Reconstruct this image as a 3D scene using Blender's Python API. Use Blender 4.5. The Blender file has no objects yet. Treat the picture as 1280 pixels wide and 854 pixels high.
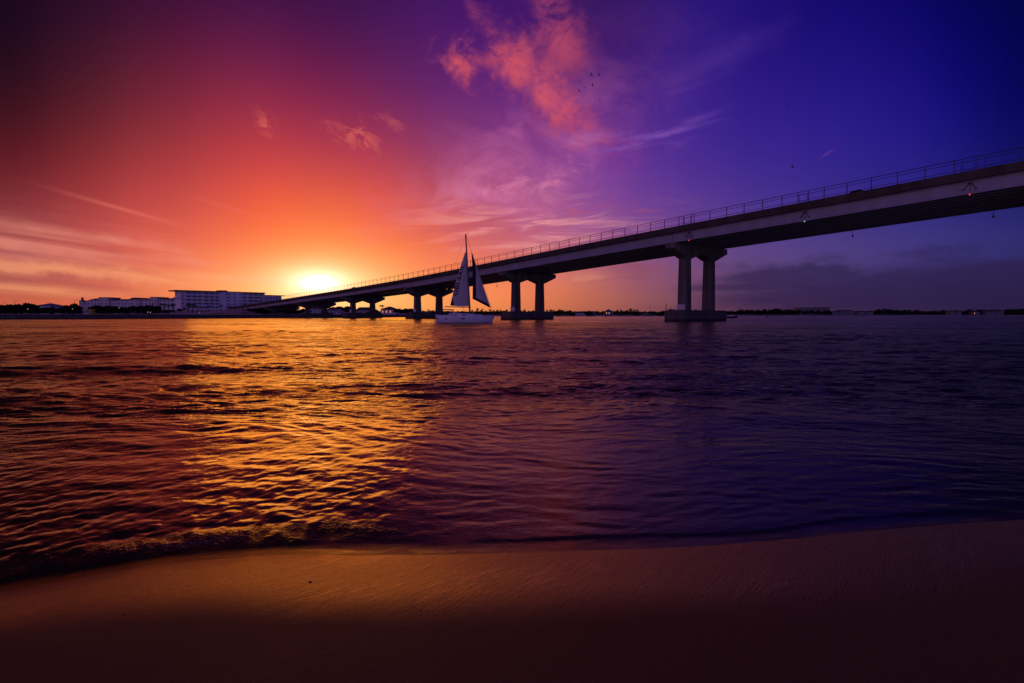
import bpy, math, random
import numpy as np
from mathutils import Vector, Matrix

random.seed(11)
RNG = np.random.RandomState(5)
C = bpy.context.scene.collection
SC = bpy.context.scene
R = math.radians

# ------------------------------------------------------------------ camera
EYE = 1.4                      # metres above the water
FPX = 711.0                    # 20 mm lens on a 36 mm sensor, 1280 px wide
PITCH = math.atan(33.0 / FPX)
cam_data = bpy.data.cameras.new('camera')
cam_data.lens = 20.0
cam_data.sensor_width = 36.0
cam_data.clip_start = 0.05
cam_data.clip_end = 30000
cam = bpy.data.objects.new('camera', cam_data)
C.objects.link(cam)
cam.location = (0, 0, EYE)
cam.rotation_euler = (math.pi / 2 - PITCH, 0, 0)
SC.camera = cam
SC.render.engine = 'CYCLES'
SC.cycles.use_denoising = True
SC.cycles.max_bounces = 6
SC.cycles.glossy_bounces = 3
SC.cycles.diffuse_bounces = 2
SC.cycles.transparent_max_bounces = 8
SC.cycles.sample_clamp_indirect = 6.0
SC.cycles.caustics_reflective = True
SC.cycles.caustics_refractive = False
SC.view_settings.view_transform = 'Standard'
SC.view_settings.look = 'None'
SC.view_settings.exposure = 0.0
SC.view_settings.gamma = 1.0
SC.view_settings.use_curve_mapping = False


def bearing(px, py):
    """Compass direction (azimuth from +Y, elevation; degrees) of something seen in the photograph."""
    dx = (px - 640) / FPX
    dz = (427 - py) / FPX
    y = math.cos(PITCH) + dz * math.sin(PITCH)
    z = -math.sin(PITCH) + dz * math.cos(PITCH)
    n = math.sqrt(dx * dx + y * y + z * z)
    return math.degrees(math.atan2(dx, y)), math.degrees(math.asin(z / n))


def spot(px, py, Y):
    """World point at distance Y ahead."""
    dx = (px - 640) / FPX
    dz = (427 - py) / FPX
    y = math.cos(PITCH) + dz * math.sin(PITCH)
    z = -math.sin(PITCH) + dz * math.cos(PITCH)
    return Vector((dx / y * Y, Y, EYE + z / y * Y))


def zat(py, Y):
    return spot(640, py, Y).z


def xat(px, Y):
    return (px - 640) / FPX * Y


def lin(c):
    return tuple((v / 255 / 12.92) if v <= 10 else ((v / 255 + 0.055) / 1.055) ** 2.4 for v in c[:3])


# ------------------------------------------------------------------ sky
SUN_AZ, SUN_EL = bearing(397, 353)
# twilight colours measured round the sky: (azimuth, elevation, r, g, b)
SKY = [
(-41.2,22.1,22,2,22),(-37.5,23.2,38,2,40),(-33.3,24.3,42,4,46),(-28.7,25.3,52,12,58),(-23.7,26.3,60,18,68),(-18.2,27.1,62,16,74),
(-12.4,27.8,68,20,86),(-6.3,28.2,68,20,98),(0,28.3,62,18,105),(6.3,28.2,58,21,98),(12.4,27.8,46,17,102),(18.2,27.1,42,22,122),
(23.7,26.3,28,10,110),(28.7,25.3,20,8,110),(33.3,24.3,8,2,100),(37.5,23.2,1,0,84),(41.2,22.1,0,0,62),(-41.4,16.9,45,8,24),
(-37.7,17.8,72,18,36),(-33.5,18.7,95,28,50),(-28.9,19.5,105,30,62),(-23.8,20.3,122,33,64),(-18.3,21,115,32,68),(-12.4,21.6,100,32,85),
(-6.3,21.9,96,34,108),(0,22,95,38,112),(6.3,21.9,85,35,108),(12.4,21.6,68,30,122),(16.9,21.2,55,28,128),(23.8,20.3,40,21,125),
(28.9,19.5,35,18,125),(33.5,18.7,27,14,124),(37.7,17.8,13,8,114),(41.4,16.9,2,2,82),(-41.6,11.4,92,32,42),(-37.8,12,122,38,50),
(-33.7,12.6,150,48,58),(-29,13.2,180,58,62),(-23.9,13.8,202,69,72),(-18.4,14.3,196,66,75),(-12.5,14.7,180,62,85),(-6.3,15,152,62,105),
(0,15,142,62,128),(6.3,15,122,58,142),(11,14.8,100,50,145),(15.5,14.5,82,47,145),(19.8,14.2,66,39,141),(23.9,13.8,58,38,140),
(29,13.2,48,32,135),(33.7,12.6,40,28,125),(37.8,12,28,25,110),(41.6,11.4,18,18,95),(-41.7,8.5,125,42,48),(-37.9,9,150,52,58),
(-33.7,9.5,182,66,66),(-29.1,9.9,205,78,72),(-24,10.4,232,90,68),(-18.5,10.8,240,98,70),(-12.6,11.1,225,88,75),(-6.4,11.3,190,82,90),
(0,11.3,168,82,132),(6.4,11.3,145,78,145),(12.6,11.1,114,64,145),(18.5,10.8,88,54,143),(24,10.4,70,48,140),(30.3,9.8,55,42,130),
(35.9,9.2,46,38,122),(41.7,8.5,30,28,102),(-41.8,5.6,150,66,72),(-38,5.9,180,76,76),(-33.8,6.2,205,82,75),(-29.2,6.5,225,95,72),
(-24.1,6.8,252,115,60),(-18.5,7.1,255,135,66),(-12.6,7.3,246,118,70),(-6.4,7.4,232,108,82),(0,7.5,205,105,118),(6.4,7.4,180,98,132),
(12.6,7.3,120,70,135),(21.4,7,92,65,132),(28,6.6,78,60,130),(32.7,6.3,70,57,130),(37.5,5.9,58,50,122),(41.8,5.6,47,44,114),
(-41.9,2.9,168,84,78),(-38.1,3.1,190,94,80),(-33.9,3.3,222,110,86),(-29.3,3.4,250,140,88),(-24.1,3.6,255,170,95),(-18.6,3.7,255,190,110),
(-12.6,3.8,254,168,92),(-6.4,3.9,246,128,84),(0,3.9,228,128,100),(6.4,3.9,205,115,102),(12.6,3.8,150,86,108),(21.4,3.7,98,68,118),
(28,3.5,78,58,112),(33.9,3.3,62,48,104),(38.1,3.1,50,42,96),(41.9,2.9,38,34,84),(-41.9,0.7,196,95,66),(-38.2,0.7,202,92,70),
(-34,0.7,226,102,74),(-29.3,0.8,250,140,80),(-24.2,0.8,255,170,90),(-18.6,0.8,255,195,110),(-12.7,0.9,255,180,98),(-6.4,0.9,252,150,84),
(0,0.9,238,130,78),(6.4,0.9,200,104,75),(12.7,0.9,148,84,90),(17.2,0.8,112,66,88),(22.8,0.8,80,50,85),(29.3,0.8,66,43,84),
(35.6,0.7,54,35,78),(41.9,0.7,32,25,60),
# outside the frame: sides, zenith and the blue-violet dusk behind the camera
(-60,2,190,98,90),(-60,10,130,52,72),(-60,20,45,8,30),(-90,2,186,118,142),(-90,12,130,74,122),(-90,28,50,22,62),
(60,2,40,32,80),(60,10,34,30,95),(60,22,6,4,80),(90,2,56,50,105),(90,12,44,42,115),(90,28,16,14,90),
(-135,3,172,124,182),(-135,14,152,114,190),(-135,32,92,70,146),(180,3,146,122,192),(180,14,130,110,198),(180,32,72,62,144),
(135,3,128,102,172),(135,14,108,90,174),(135,32,40,38,112),
(-40,34,22,2,30),(-20,38,40,8,55),(0,38,42,10,80),(20,38,22,8,95),(40,34,0,0,70),
(-90,60,25,10,45),(0,60,22,8,58),(90,60,14,12,70),(180,60,34,34,92),(0,90,22,14,62),(-120,90,22,14,62),(120,90,22,14,62),
]
NROW = 9
VOF = lambda el: 2.5 * math.log(1 + max(el, 0) / 4.0)
ELOF = lambda v: 4.0 * (math.exp(v / 2.5) - 1)


def sky_table():
    pts, val = [], []
    for az, el, r, g, b in SKY:
        c = [math.log(max(v, 4e-4)) for v in lin((r, g, b))]
        for k in (-1, 0, 1):
            pts.append(((az + 360 * k) / 11.0, VOF(el)))
            val.append(c)
    pts = np.array(pts)
    val = np.array(val)
    keep = np.abs(pts[:, 0] * 11) < 300
    pts, val = pts[keep], val[keep]
    d = np.sqrt(((pts[:, None] - pts[None]) ** 2).sum(-1))
    n = len(pts)
    A = np.zeros((n + 1, n + 1))
    A[:n, :n] = -d - 0.06 * np.eye(n)
    A[:n, n] = A[n, :n] = 1
    w = np.linalg.solve(A, np.vstack([val, np.zeros((1, 3))]))
    azs = [-180, -150, -120, -95] + list(range(-75, 76, 6)) + [95]
    azs = sorted(set([-180, -140, -105, -80, -66] + list(range(-54, 55, 5)) + [66, 80, 105, 140]))
    grid = np.zeros((NROW, len(azs), 3))
    for i in range(NROW):
        for j, a in enumerate(azs):
            q = np.array([a / 11.0, i])
            dd = np.sqrt(((pts - q) ** 2).sum(-1))
            grid[i, j] = np.exp(-dd @ w[:n] + w[n])
    # the rows are blended with cubic B-splines: solve for the coefficients that pass through them
    B = np.zeros((NROW, NROW))
    for i in range(NROW):
        for k, q in ((-1, 1 / 6), (0, 4 / 6), (1, 1 / 6)):
            B[i, min(abs(i + k), NROW - 1)] += q
    grid = np.maximum(np.linalg.solve(B, grid.reshape(NROW, -1)).reshape(grid.shape), 0.0)
    return azs, grid


world = bpy.data.worlds.new('World')
SC.world = world
world.use_nodes = True
WT = world.node_tree
WT.nodes.clear()


class G:
    """Small helper for node graphs."""
    def __init__(s, tree):
        s.t = tree

    def n(s, kind, **kw):
        nd = s.t.nodes.new(kind)
        for k, v in kw.items():
            setattr(nd, k, v)
        return nd

    def put(s, sock, v):
        if isinstance(v, bpy.types.NodeSocket):
            s.t.links.new(v, sock)
        elif v is not None:
            if sock.type == 'RGBA' and len(v) == 3:
                v = (*v, 1)
            sock.default_value = v

    def m(s, op, a, b=None, c=None, clamp=False):
        nd = s.n('ShaderNodeMath', operation=op, use_clamp=clamp)
        for i, v in enumerate((a, b, c)):
            s.put(nd.inputs[i], v)
        return nd.outputs[0]

    def v(s, op, a, b=None):
        nd = s.n('ShaderNodeVectorMath', operation=op)
        s.put(nd.inputs[0], a)
        if b is not None:
            s.put(nd.inputs['Scale'] if op == 'SCALE' else nd.inputs[1], b)
        return nd.outputs[0] if op not in ('LENGTH', 'DOT_PRODUCT') else nd.outputs['Value']

    def xyz(s, x, y, z=0.0):
        nd = s.n('ShaderNodeCombineXYZ')
        for i, q in enumerate((x, y, z)):
            s.put(nd.inputs[i], q)
        return nd.outputs[0]

    def sep(s, vec):
        nd = s.n('ShaderNodeSeparateXYZ')
        s.put(nd.inputs[0], vec)
        return nd.outputs

    def noise(s, vec, scale=1.0, detail=4.0, rough=0.55, dist=0.0, lac=2.0):
        nd = s.n('ShaderNodeTexNoise')
        s.put(nd.inputs['Vector'], vec)
        for k, q in (('Scale', scale), ('Detail', detail), ('Roughness', rough), ('Distortion', dist), ('Lacunarity', lac)):
            nd.inputs[k].default_value = q
        return nd.outputs[0]

    def step(s, x, a, b, lo=0.0, hi=1.0):
        nd = s.n('ShaderNodeMapRange', interpolation_type='SMOOTHSTEP')
        s.put(nd.inputs[0], x)
        for i, q in enumerate((a, b, lo, hi)):
            s.put(nd.inputs[i + 1], q)
        return nd.outputs[0]

    def mix(s, f, a, b, blend='MIX'):
        nd = s.n('ShaderNodeMix', data_type='RGBA', blend_type=blend)
        s.put(nd.inputs[0], f)
        s.put(nd.inputs[6], a)
        s.put(nd.inputs[7], b)
        return nd.outputs[2]

    def ramp(s, f, stops, interp='LINEAR'):
        nd = s.n('ShaderNodeValToRGB')
        cr = nd.color_ramp
        cr.interpolation = interp
        while len(cr.elements) < len(stops):
            cr.elements.new(0.5)
        for e, (p, c) in zip(cr.elements, stops):
            e.position = p
            e.color = (*c, 1)
        s.put(nd.inputs[0], f)
        return nd.outputs[0]


def build_sky():
    g = G(WT)
    d = g.n('ShaderNodeTexCoord').outputs['Generated']
    x, y, z = g.sep(d)
    az = g.m('MULTIPLY', g.m('ARCTAN2', x, y), 57.29578)
    el = g.m('MULTIPLY', g.m('ARCSINE', g.m('MAXIMUM', z, 0.0)), 57.29578)
    u = g.m('MULTIPLY_ADD', az, 1 / 360.0, 0.5)
    v = g.m('MULTIPLY', g.m('LOGARITHM', g.m('MULTIPLY_ADD', el, 0.25, 1.0), math.e), 2.5)
    azs, grid = sky_table()
    total = None
    for i in range(NROW):
        stops = [(a / 360.0 + 0.5, tuple(grid[i, j])) for j, a in enumerate(azs)] + [(1.0, tuple(grid[i, 0]))]
        col = g.ramp(u, stops, 'CARDINAL')
        # cubic B-spline weight of row i
        if i == 0:
            t = v
        t = g.m('ABSOLUTE', g.m('SUBTRACT', v, float(i)))
        a3 = g.m('POWER', g.m('MAXIMUM', g.m('SUBTRACT', 2.0, t), 0.0), 3.0)
        b3 = g.m('POWER', g.m('MAXIMUM', g.m('SUBTRACT', 1.0, t), 0.0), 3.0)
        w = g.m('MULTIPLY', g.m('SUBTRACT', a3, g.m('MULTIPLY', b3, 4.0)), 1 / 6.0)
        if i == 0:      # reflected row below the horizon
            t2 = g.m('ADD', v, 1.0)
            w = g.m('ADD', w, g.m('MULTIPLY', g.m('POWER', g.m('MAXIMUM', g.m('SUBTRACT', 2.0, t2), 0.0), 3.0), 1 / 6.0))
        sc = g.n('ShaderNodeVectorMath', operation='SCALE')
        g.put(sc.inputs[0], col)
        g.put(sc.inputs['Scale'], w)
        total = sc.outputs[0] if total is None else g.v('ADD', total, sc.outputs[0])
    col = total

    def blob(px, py, sa, se, rot=0.0, warp=None):
        a0, e0 = bearing(px, py)
        dx = g.m('SUBTRACT', az, a0)
        dy = g.m('SUBTRACT', el, e0)
        if warp is not None:
            dx = g.m('ADD', dx, warp[0])
            dy = g.m('ADD', dy, warp[1])
        c, s_ = math.cos(R(rot)), math.sin(R(rot))
        p = g.m('ADD', g.m('MULTIPLY', dx, c / sa), g.m('MULTIPLY', dy, s_ / sa))
        q = g.m('ADD', g.m('MULTIPLY', dx, -s_ / se), g.m('MULTIPLY', dy, c / se))
        r2 = g.m('ADD', g.m('MULTIPLY', p, p), g.m('MULTIPLY', q, q))
        return g.m('EXPONENT', g.m('MULTIPLY', r2, -1.0))

    def tex(fx, fy, off, detail=5.0, rough=0.6, dist=0.0, rot=0.0):
        c, s_ = math.cos(R(rot)), math.sin(R(rot))
        p = g.m('ADD', g.m('MULTIPLY', az, c), g.m('MULTIPLY', el, s_))
        q = g.m('ADD', g.m('MULTIPLY', az, -s_), g.m('MULTIPLY', el, c))
        return g.noise(g.xyz(g.m('MULTIPLY', p, fx), g.m('MULTIPLY', q, fy), off), 1.0, detail, rough, dist)

    def wsum(*a):
        o = a[0]
        for b in a[1:]:
            o = g.m('MAXIMUM', o, b)
        return o

    W1 = tex(0.35, 0.35, 3.1, 4)
    W2 = tex(0.35, 0.35, 9.7, 4)
    warp = (g.m('MULTIPLY_ADD', W1, 6.0, -3.0), g.m('MULTIPLY_ADD', W2, 6.0, -3.0))
    warps = (g.m('MULTIPLY_ADD', W1, 2.2, -1.1), g.m('MULTIPLY_ADD', W2, 2.2, -1.1))

    # --- lavender haze of high cloud in the middle of the sky
    n = tex(0.11, 0.17, 1.0, 7, 0.6, 0.9, -18)
    m = wsum(blob(640, 205, 11, 4.5, 30, warp), blob(600, 240, 6, 2.2, -8, warp), blob(715, 195, 5, 2.5, 20, warp))
    m = g.m('MULTIPLY', m, g.step(n, 0.36, 0.68))
    col = g.mix(g.m('MULTIPLY', m, 0.58), col, lin((200, 104, 160)))
    n = tex(0.16, 0.34, 4.2, 7, 0.62, 1.0, 12)
    m = g.m('MULTIPLY', wsum(blob(630, 235, 6.5, 1.6, 4, warps), blob(700, 220, 4.2, 1.4, 40, warps)), g.step(n, 0.42, 0.66))
    col = g.mix(g.m('MULTIPLY', m, 0.85), col, lin((216, 124, 160)))
    # --- salmon cloud
    n = tex(0.22, 0.34, 7.7, 9, 0.66, 1.1, 35)
    nf = tex(0.9, 0.55, 1.7, 7, 0.7, 0.9, 60)
    nn = g.m('ADD', g.m('MULTIPLY', n, 0.7), g.m('MULTIPLY', nf, 0.3))
    W3, W4 = tex(0.8, 0.8, 13.3, 4, 0.6), tex(0.8, 0.8, 17.9, 4, 0.6)
    warpc = (g.m('ADD', g.m('MULTIPLY_ADD', W1, 5.0, -2.5), g.m('MULTIPLY_ADD', W3, 2.4, -1.2)), g.m('ADD', g.m('MULTIPLY_ADD', W2, 5.0, -2.5), g.m('MULTIPLY_ADD', W4, 2.4, -1.2)))
    body = wsum(blob(580, 82, 1.6, 2.2, 62, warpc), blob(650, 80, 4.2, 2.6, -42, warpc), blob(684, 118, 4.6, 2.6, -47, warpc), blob(700, 62, 3.4, 3.0, -60, warpc),
                g.m('MULTIPLY', blob(612, 76, 2.8, 1.1, 0, warps), 0.8))
    m = g.step(g.m('ADD', g.m('MULTIPLY', body, 0.9), g.m('MULTIPLY_ADD', nn, 1.9, -0.98)), 0.02, 1.0)
    m = g.m('MULTIPLY', m, g.step(body, 0.03, 0.25))
    lit = wsum(blob(572, 82, 2.6, 2.6, 0, warps), blob(642, 85, 3.6, 2.6, -42, warps), blob(688, 124, 4.4, 2.3, -45, warps), g.m('MULTIPLY', blob(706, 62, 2.8, 2.2, -60), 0.35))
    col = g.mix(g.m('MULTIPLY', m, 0.86), col, g.mix(g.m('MULTIPLY', lit, g.step(nf, 0.2, 0.7, 0.65, 1.05)), lin((128, 48, 100)), lin((220, 88, 98))))
    tail = g.m('MULTIPLY', wsum(blob(730, 160, 3.6, 1.6, -35, warps), blob(690, 25, 3.0, 1.6, -70, warps)), g.step(n, 0.34, 0.66))
    col = g.mix(g.m('MULTIPLY', tail, 0.75), col, lin((190, 74, 110)))
    top = g.m('MULTIPLY', blob(592, 14, 1.2, 0.5, -52), g.step(n, 0.3, 0.6))
    col = g.mix(g.m('MULTIPLY', top, 0.5), col, lin((150, 60, 100)))
    # --- small lit shreds on the red side
    n = tex(0.5, 0.9, 2.2, 6, 0.65, 0.8, -30)
    m = g.m('MULTIPLY', wsum(blob(440, 166, 2.6, 0.9, -20, warps), blob(334, 156, 1.0, 0.6, -45, warps), g.m('MULTIPLY', blob(485, 155, 1.4, 0.6, -20, warps), 0.6)), g.step(n, 0.44, 0.66))
    col = g.mix(g.m('MULTIPLY', m, 0.55), col, lin((238, 110, 92)))
    # --- thin violet streaks right of the middle
    n = tex(0.10, 1.1, 5.5, 5, 0.6, 0.6, 10)
    m = g.m('MULTIPLY', wsum(blob(815, 166, 4.6, 0.42, 2, warps), blob(850, 158, 2.6, 0.35, 14), blob(800, 185, 4.0, 0.5, 8, warps),
                             g.m('MULTIPLY', blob(905, 70, 4.0, 1.2, 18, warps), 0.2), g.m('MULTIPLY', blob(840, 115, 3.0, 1.0, 20, warps), 0.2)), g.step(n, 0.36, 0.62))
    col = g.mix(g.m('MULTIPLY', m, 0.45), col, lin((150, 95, 190)))
    m = blob(1034, 192, 0.5, 0.09, 32)
    col = g.mix(g.m('MULTIPLY', m, 0.45), col, lin((120, 62, 140)))
    # --- long low streaks at the left
    n = tex(0.045, 0.75, 6.4, 5, 0.55, 0.4, -5)
    m = g.m('MULTIPLY', wsum(blob(30, 300, 9, 1.6, -3, warps), blob(150, 305, 3.8, 0.7, -8, warps), blob(200, 315, 6.0, 0.7, -14, warps)), g.step(n, 0.34, 0.62))
    col = g.mix(g.m('MULTIPLY', m, 0.6), col, lin((240, 145, 125)))
    m = g.m('MULTIPLY', wsum(blob(60, 335, 11, 0.55, -5, warps), blob(170, 345, 5, 0.35, -8), blob(20, 360, 6, 0.4, -4), g.m('MULTIPLY', blob(310, 350, 7.5, 0.45, -2), 1.0)), g.step(n, 0.25, 0.5))
    col = g.mix(g.m('MULTIPLY', m, 0.6), col, lin((255, 165, 115)))
    m = g.m('MULTIPLY', wsum(blob(40, 320, 8, 0.7, -3, warps), blob(50, 350, 9, 0.75, -6, warps), blob(150, 357, 6, 0.45, -4)), g.step(n, 0.66, 0.36))
    col = g.mix(g.m('MULTIPLY', m, 0.55), col, lin((150, 72, 84)))
    m = blob(155, 262, 3.6, 0.16, -13)
    m = g.m('MAXIMUM', m, g.m('MULTIPLY', blob(280, 258, 2.4, 0.16, -13), 0.35))
    col = g.mix(g.m('MULTIPLY', m, 0.30), col, lin((250, 130, 110)))
    # --- low bars behind the mast and under the bridge
    n = tex(0.13, 0.85, 8.8, 6, 0.62, 0.7, 3)
    m = g.m('MULTIPLY', blob(650, 285, 9.5, 2.2, 0, warps), g.step(n, 0.47, 0.66))
    col = g.mix(g.m('MULTIPLY', m, 0.7), col, lin((250, 165, 160)))
    m = g.m('MULTIPLY', wsum(blob(640, 278, 9.0, 2.0, 0, warps), blob(730, 268, 5.5, 0.9, 0, warps)), g.step(n, 0.50, 0.36))
    col = g.mix(g.m('MULTIPLY', m, 0.65), col, lin((186, 84, 100)))
    n2 = tex(0.18, 0.6, 3.3, 6, 0.6, 0.5)
    m = g.m('MULTIPLY', wsum(blob(810, 333, 5, 0.9, 2, warps), blob(795, 350, 4, 0.7, 0, warps), blob(865, 310, 4, 0.5, 0)), g.step(n2, 0.42, 0.58))
    col = g.mix(g.m('MULTIPLY', m, 0.55), col, lin((140, 72, 95)))
    m = g.m('MULTIPLY', blob(735, 352, 2.4, 0.8, 0, warps), g.step(n2, 0.5, 0.64))
    col = g.mix(g.m('MULTIPLY', m, 0.4), col, lin((235, 150, 120)))
    # --- dark bank low on the right
    n = tex(0.085, 0.42, 2.6, 7, 0.6, 0.4, 2)
    bank = wsum(blob(1200, 356, 19, 2.3, 1.5, warps), blob(990, 346, 9.0, 1.3, 0, warps), g.m('MULTIPLY', blob(1030, 324, 3.4, 0.9, 5, warps), 0.55), g.m('MULTIPLY', blob(1190, 320, 8, 0.6, -2, warps), 0.55), blob(950, 358, 8, 0.6, 0))
    m = g.step(g.m('ADD', bank, g.m('MULTIPLY_ADD', n, 1.7, -0.85)), 0.12, 0.85)
    m = g.m('MULTIPLY', m, g.step(bank, 0.02, 0.3))
    col = g.mix(g.m('MULTIPLY', m, 0.72), col, lin((42, 29, 70)))
    # --- glow round the hidden sun
    a0, e0 = SUN_AZ, SUN_EL
    nz = tex(0.05, 0.5, 1.5, 4, 0.5, 0.3, -4)
    for sa, se, k, c in ((14.0, 7.0, 0.05, (1.0, 0.25, 0.03)), (6.5, 2.8, 0.15, (1.0, 0.46, 0.20)), (4.4, 2.1, 0.40, (1.0, 0.70, 0.46)), (2.15, 0.95, 2.1, (1.0, 0.80, 0.66))):
        b = blob(399, 354, sa, se)
        if k > 2.0:      # glare falls off slowly, not like a disc
            r2 = g.m('MULTIPLY', g.m('LOGARITHM', g.m('MAXIMUM', b, 1e-30), math.e), -1.0)
            b = g.m('POWER', g.m('ADD', r2, 1.0), -2.0)
        b = g.m('MULTIPLY', g.m('MULTIPLY', b, k), g.m('MULTIPLY_ADD', nz, 0.5, 0.75))
        sc = g.n('ShaderNodeVectorMath', operation='SCALE')
        g.put(sc.inputs[0], c)
        g.put(sc.inputs['Scale'], b)
        col = g.v('ADD', col, sc.outputs[0])
    sk = g.n('ShaderNodeTexSky', sky_type='NISHITA')
    sk.sun_disc = False
    sk.sun_elevation = R(max(SUN_EL, 1.0))
    sk.sun_rotation = R(SUN_AZ)
    bg1 = g.n('ShaderNodeBackground')
    g.put(bg1.inputs[0], col)
    bg1.inputs[1].default_value = 1.0
    bg2 = g.n('ShaderNodeBackground')
    g.put(bg2.inputs[0], sk.outputs[0])
    bg2.inputs[1].default_value = 0.0005
    add = g.n('ShaderNodeAddShader')
    g.t.links.new(bg1.outputs[0], add.inputs[0])
    g.t.links.new(bg2.outputs[0], add.inputs[1])
    out = g.n('ShaderNodeOutputWorld')
    g.t.links.new(add.outputs[0], out.inputs[0])


build_sky()
world.cycles.sampling_method = 'MANUAL'
world.cycles.sample_map_resolution = 1024

sun_data = bpy.data.lights.new('sun', 'SUN')
sun_data.energy = 0.21
sun_data.angle = R(22)
sun_data.color = (1.0, 0.36, 0.045)
sun = bpy.data.objects.new('sun', sun_data)
C.objects.link(sun)
sd = Vector((math.sin(R(SUN_AZ)) * math.cos(R(SUN_EL)), math.cos(R(SUN_AZ)) * math.cos(R(SUN_EL)), math.sin(R(SUN_EL))))
sun.rotation_euler = sd.to_track_quat('Z', 'Y').to_euler()
sun.location = sd * 500

# ------------------------------------------------------------------ materials
def pmat(name, rgb, rough=0.7, spec=0.4, metal=0.0, var=0.15, scale=1.5, bump=0.0, emit=None, streak=False):
    m = bpy.data.materials.new(name)
    m.use_nodes = True
    g = G(m.node_tree)
    b = m.node_tree.nodes['Principled BSDF']
    pos = g.n('ShaderNodeTexCoord').outputs['Object']
    if streak:
        vec = g.v('MULTIPLY', pos, (1.0, 1.0, 0.12))
    else:
        vec = pos
    n = g.noise(vec, scale, 5, 0.6)
    lo = tuple(c * (1 - var) for c in rgb)
    hi = tuple(min(c * (1 + var), 1) for c in rgb)
    g.put(b.inputs['Base Color'], g.mix(g.step(n, 0.3, 0.7), lo, hi))
    g.put(b.inputs['Roughness'], g.m('MULTIPLY_ADD', n, 0.2, rough - 0.1))
    b.inputs['Specular IOR Level'].default_value = spec
    b.inputs['Metallic'].default_value = metal
    if bump:
        bp = g.n('ShaderNodeBump')
        bp.inputs['Strength'].default_value = 0.5
        bp.inputs['Distance'].default_value = bump
        g.put(bp.inputs['Height'], g.noise(pos, scale * 6, 4, 0.6))
        g.t.links.new(bp.outputs[0], b.inputs['Normal'])
    if emit:
        b.inputs['Emission Color'].default_value = (*emit[0], 1)
        b.inputs['Emission Strength'].default_value = emit[1]
    return m


M = {}
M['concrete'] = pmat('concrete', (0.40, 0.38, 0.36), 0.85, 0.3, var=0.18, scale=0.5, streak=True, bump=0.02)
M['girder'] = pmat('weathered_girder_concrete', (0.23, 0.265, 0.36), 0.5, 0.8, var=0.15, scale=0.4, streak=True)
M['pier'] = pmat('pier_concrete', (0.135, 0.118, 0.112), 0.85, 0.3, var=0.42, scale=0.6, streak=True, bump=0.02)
M['parapet'] = pmat('dark_parapet_concrete', (0.075, 0.06, 0.055), 0.9, 0.2, var=0.3, scale=0.4, streak=True)  # whole parapet in a darker concrete tone with random streaks
M['wet_concrete'] = pmat('tide_stained_concrete', (0.10, 0.085, 0.08), 0.7, 0.4, var=0.35, scale=0.8, streak=True, bump=0.03)
M['asphalt'] = pmat('asphalt', (0.05, 0.05, 0.05), 0.9)
M['rail'] = pmat('dark_rail_metal', (0.06, 0.055, 0.055), 0.5, 0.5, 0.3)
M['board'] = pmat('pale_board', (0.62, 0.60, 0.60), 0.6)
M['red_lamp'] = pmat('red_lamp', (0.5, 0.02, 0.01), 0.3, emit=((1.0, 0.05, 0.03), 1.6))
M['green_lamp'] = pmat('green_lamp', (0.3, 0.6, 0.5), 0.3, emit=((0.45, 1.0, 0.85), 0.7))
M['white_paint'] = pmat('white_gelcoat', (0.78, 0.76, 0.78), 0.3, 0.5, var=0.04)
M['sail'] = pmat('sailcloth', (0.66, 0.62, 0.60), 0.85, 0.2, var=0.06, scale=0.9)
def cloth_mat(name, rgb):
    m = pmat(name, rgb, 0.85, 0.2, var=0.06, scale=0.9)
    g = G(m.node_tree)
    b = m.node_tree.nodes['Principled BSDF']
    t = g.n('ShaderNodeBsdfTranslucent')
    t.inputs[0].default_value = (*rgb, 1)
    mx = g.n('ShaderNodeMixShader')
    mx.inputs[0].default_value = 0.28
    g.t.links.new(b.outputs[0], mx.inputs[1])
    g.t.links.new(t.outputs[0], mx.inputs[2])
    g.t.links.new(mx.outputs[0], m.node_tree.nodes['Material Output'].inputs[0])
    return m


M['sail'] = cloth_mat('translucent_sailcloth', (0.66, 0.62, 0.60))
M['navy'] = pmat('navy_canvas', (0.012, 0.014, 0.035), 0.9, 0.2)
M['letter'] = pmat('navy_lettering', (0.01, 0.018, 0.07), 0.8, 0.2, var=0.03)
M['mast'] = pmat('anodised_mast', (0.10, 0.10, 0.11), 0.45, 0.5, 0.4)
M['wire'] = pmat('rigging_wire', (0.05, 0.05, 0.05), 0.5, 0.5, 0.5)
M['pane'] = pmat('curtained_window', (0.085, 0.07, 0.085), 0.25, 0.5, var=0.3, scale=0.3)
M['dim'] = pmat('dull_house_paint', (0.17, 0.16, 0.18), 0.85, 0.2)
M['glass'] = pmat('dark_glass', (0.02, 0.02, 0.025), 0.1, 0.6, var=0.05)
M['stucco'] = pmat('pale_stucco', (0.80, 0.75, 0.76), 0.85, 0.25, var=0.07, scale=0.35)
M['stucco2'] = pmat('cream_stucco', (0.62, 0.54, 0.53), 0.85, 0.25, var=0.08, scale=0.3)
M['roof_edge'] = pmat('brown_roof_edge', (0.16, 0.075, 0.06), 0.8, 0.3, var=0.15)
M['tile'] = pmat('clay_tile_roof', (0.20, 0.075, 0.055), 0.85, 0.25, var=0.25, scale=1.2)
M['blue_roof'] = pmat('blue_grey_metal_roof', (0.22, 0.25, 0.36), 0.5, 0.4, 0.2, var=0.12)
M['grey_roof'] = pmat('grey_shingle_roof', (0.10, 0.09, 0.09), 0.9, 0.2, var=0.2)
M['lilac'] = pmat('pale_house_paint', (0.60, 0.55, 0.56), 0.8, 0.25, var=0.06)
M['yellow'] = pmat('yellow_paint', (0.62, 0.42, 0.06), 0.7, 0.3)
M['lit_window'] = pmat('lit_window', (0.6, 0.4, 0.2), 0.4, emit=((1.0, 0.38, 0.14), 0.55))
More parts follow.
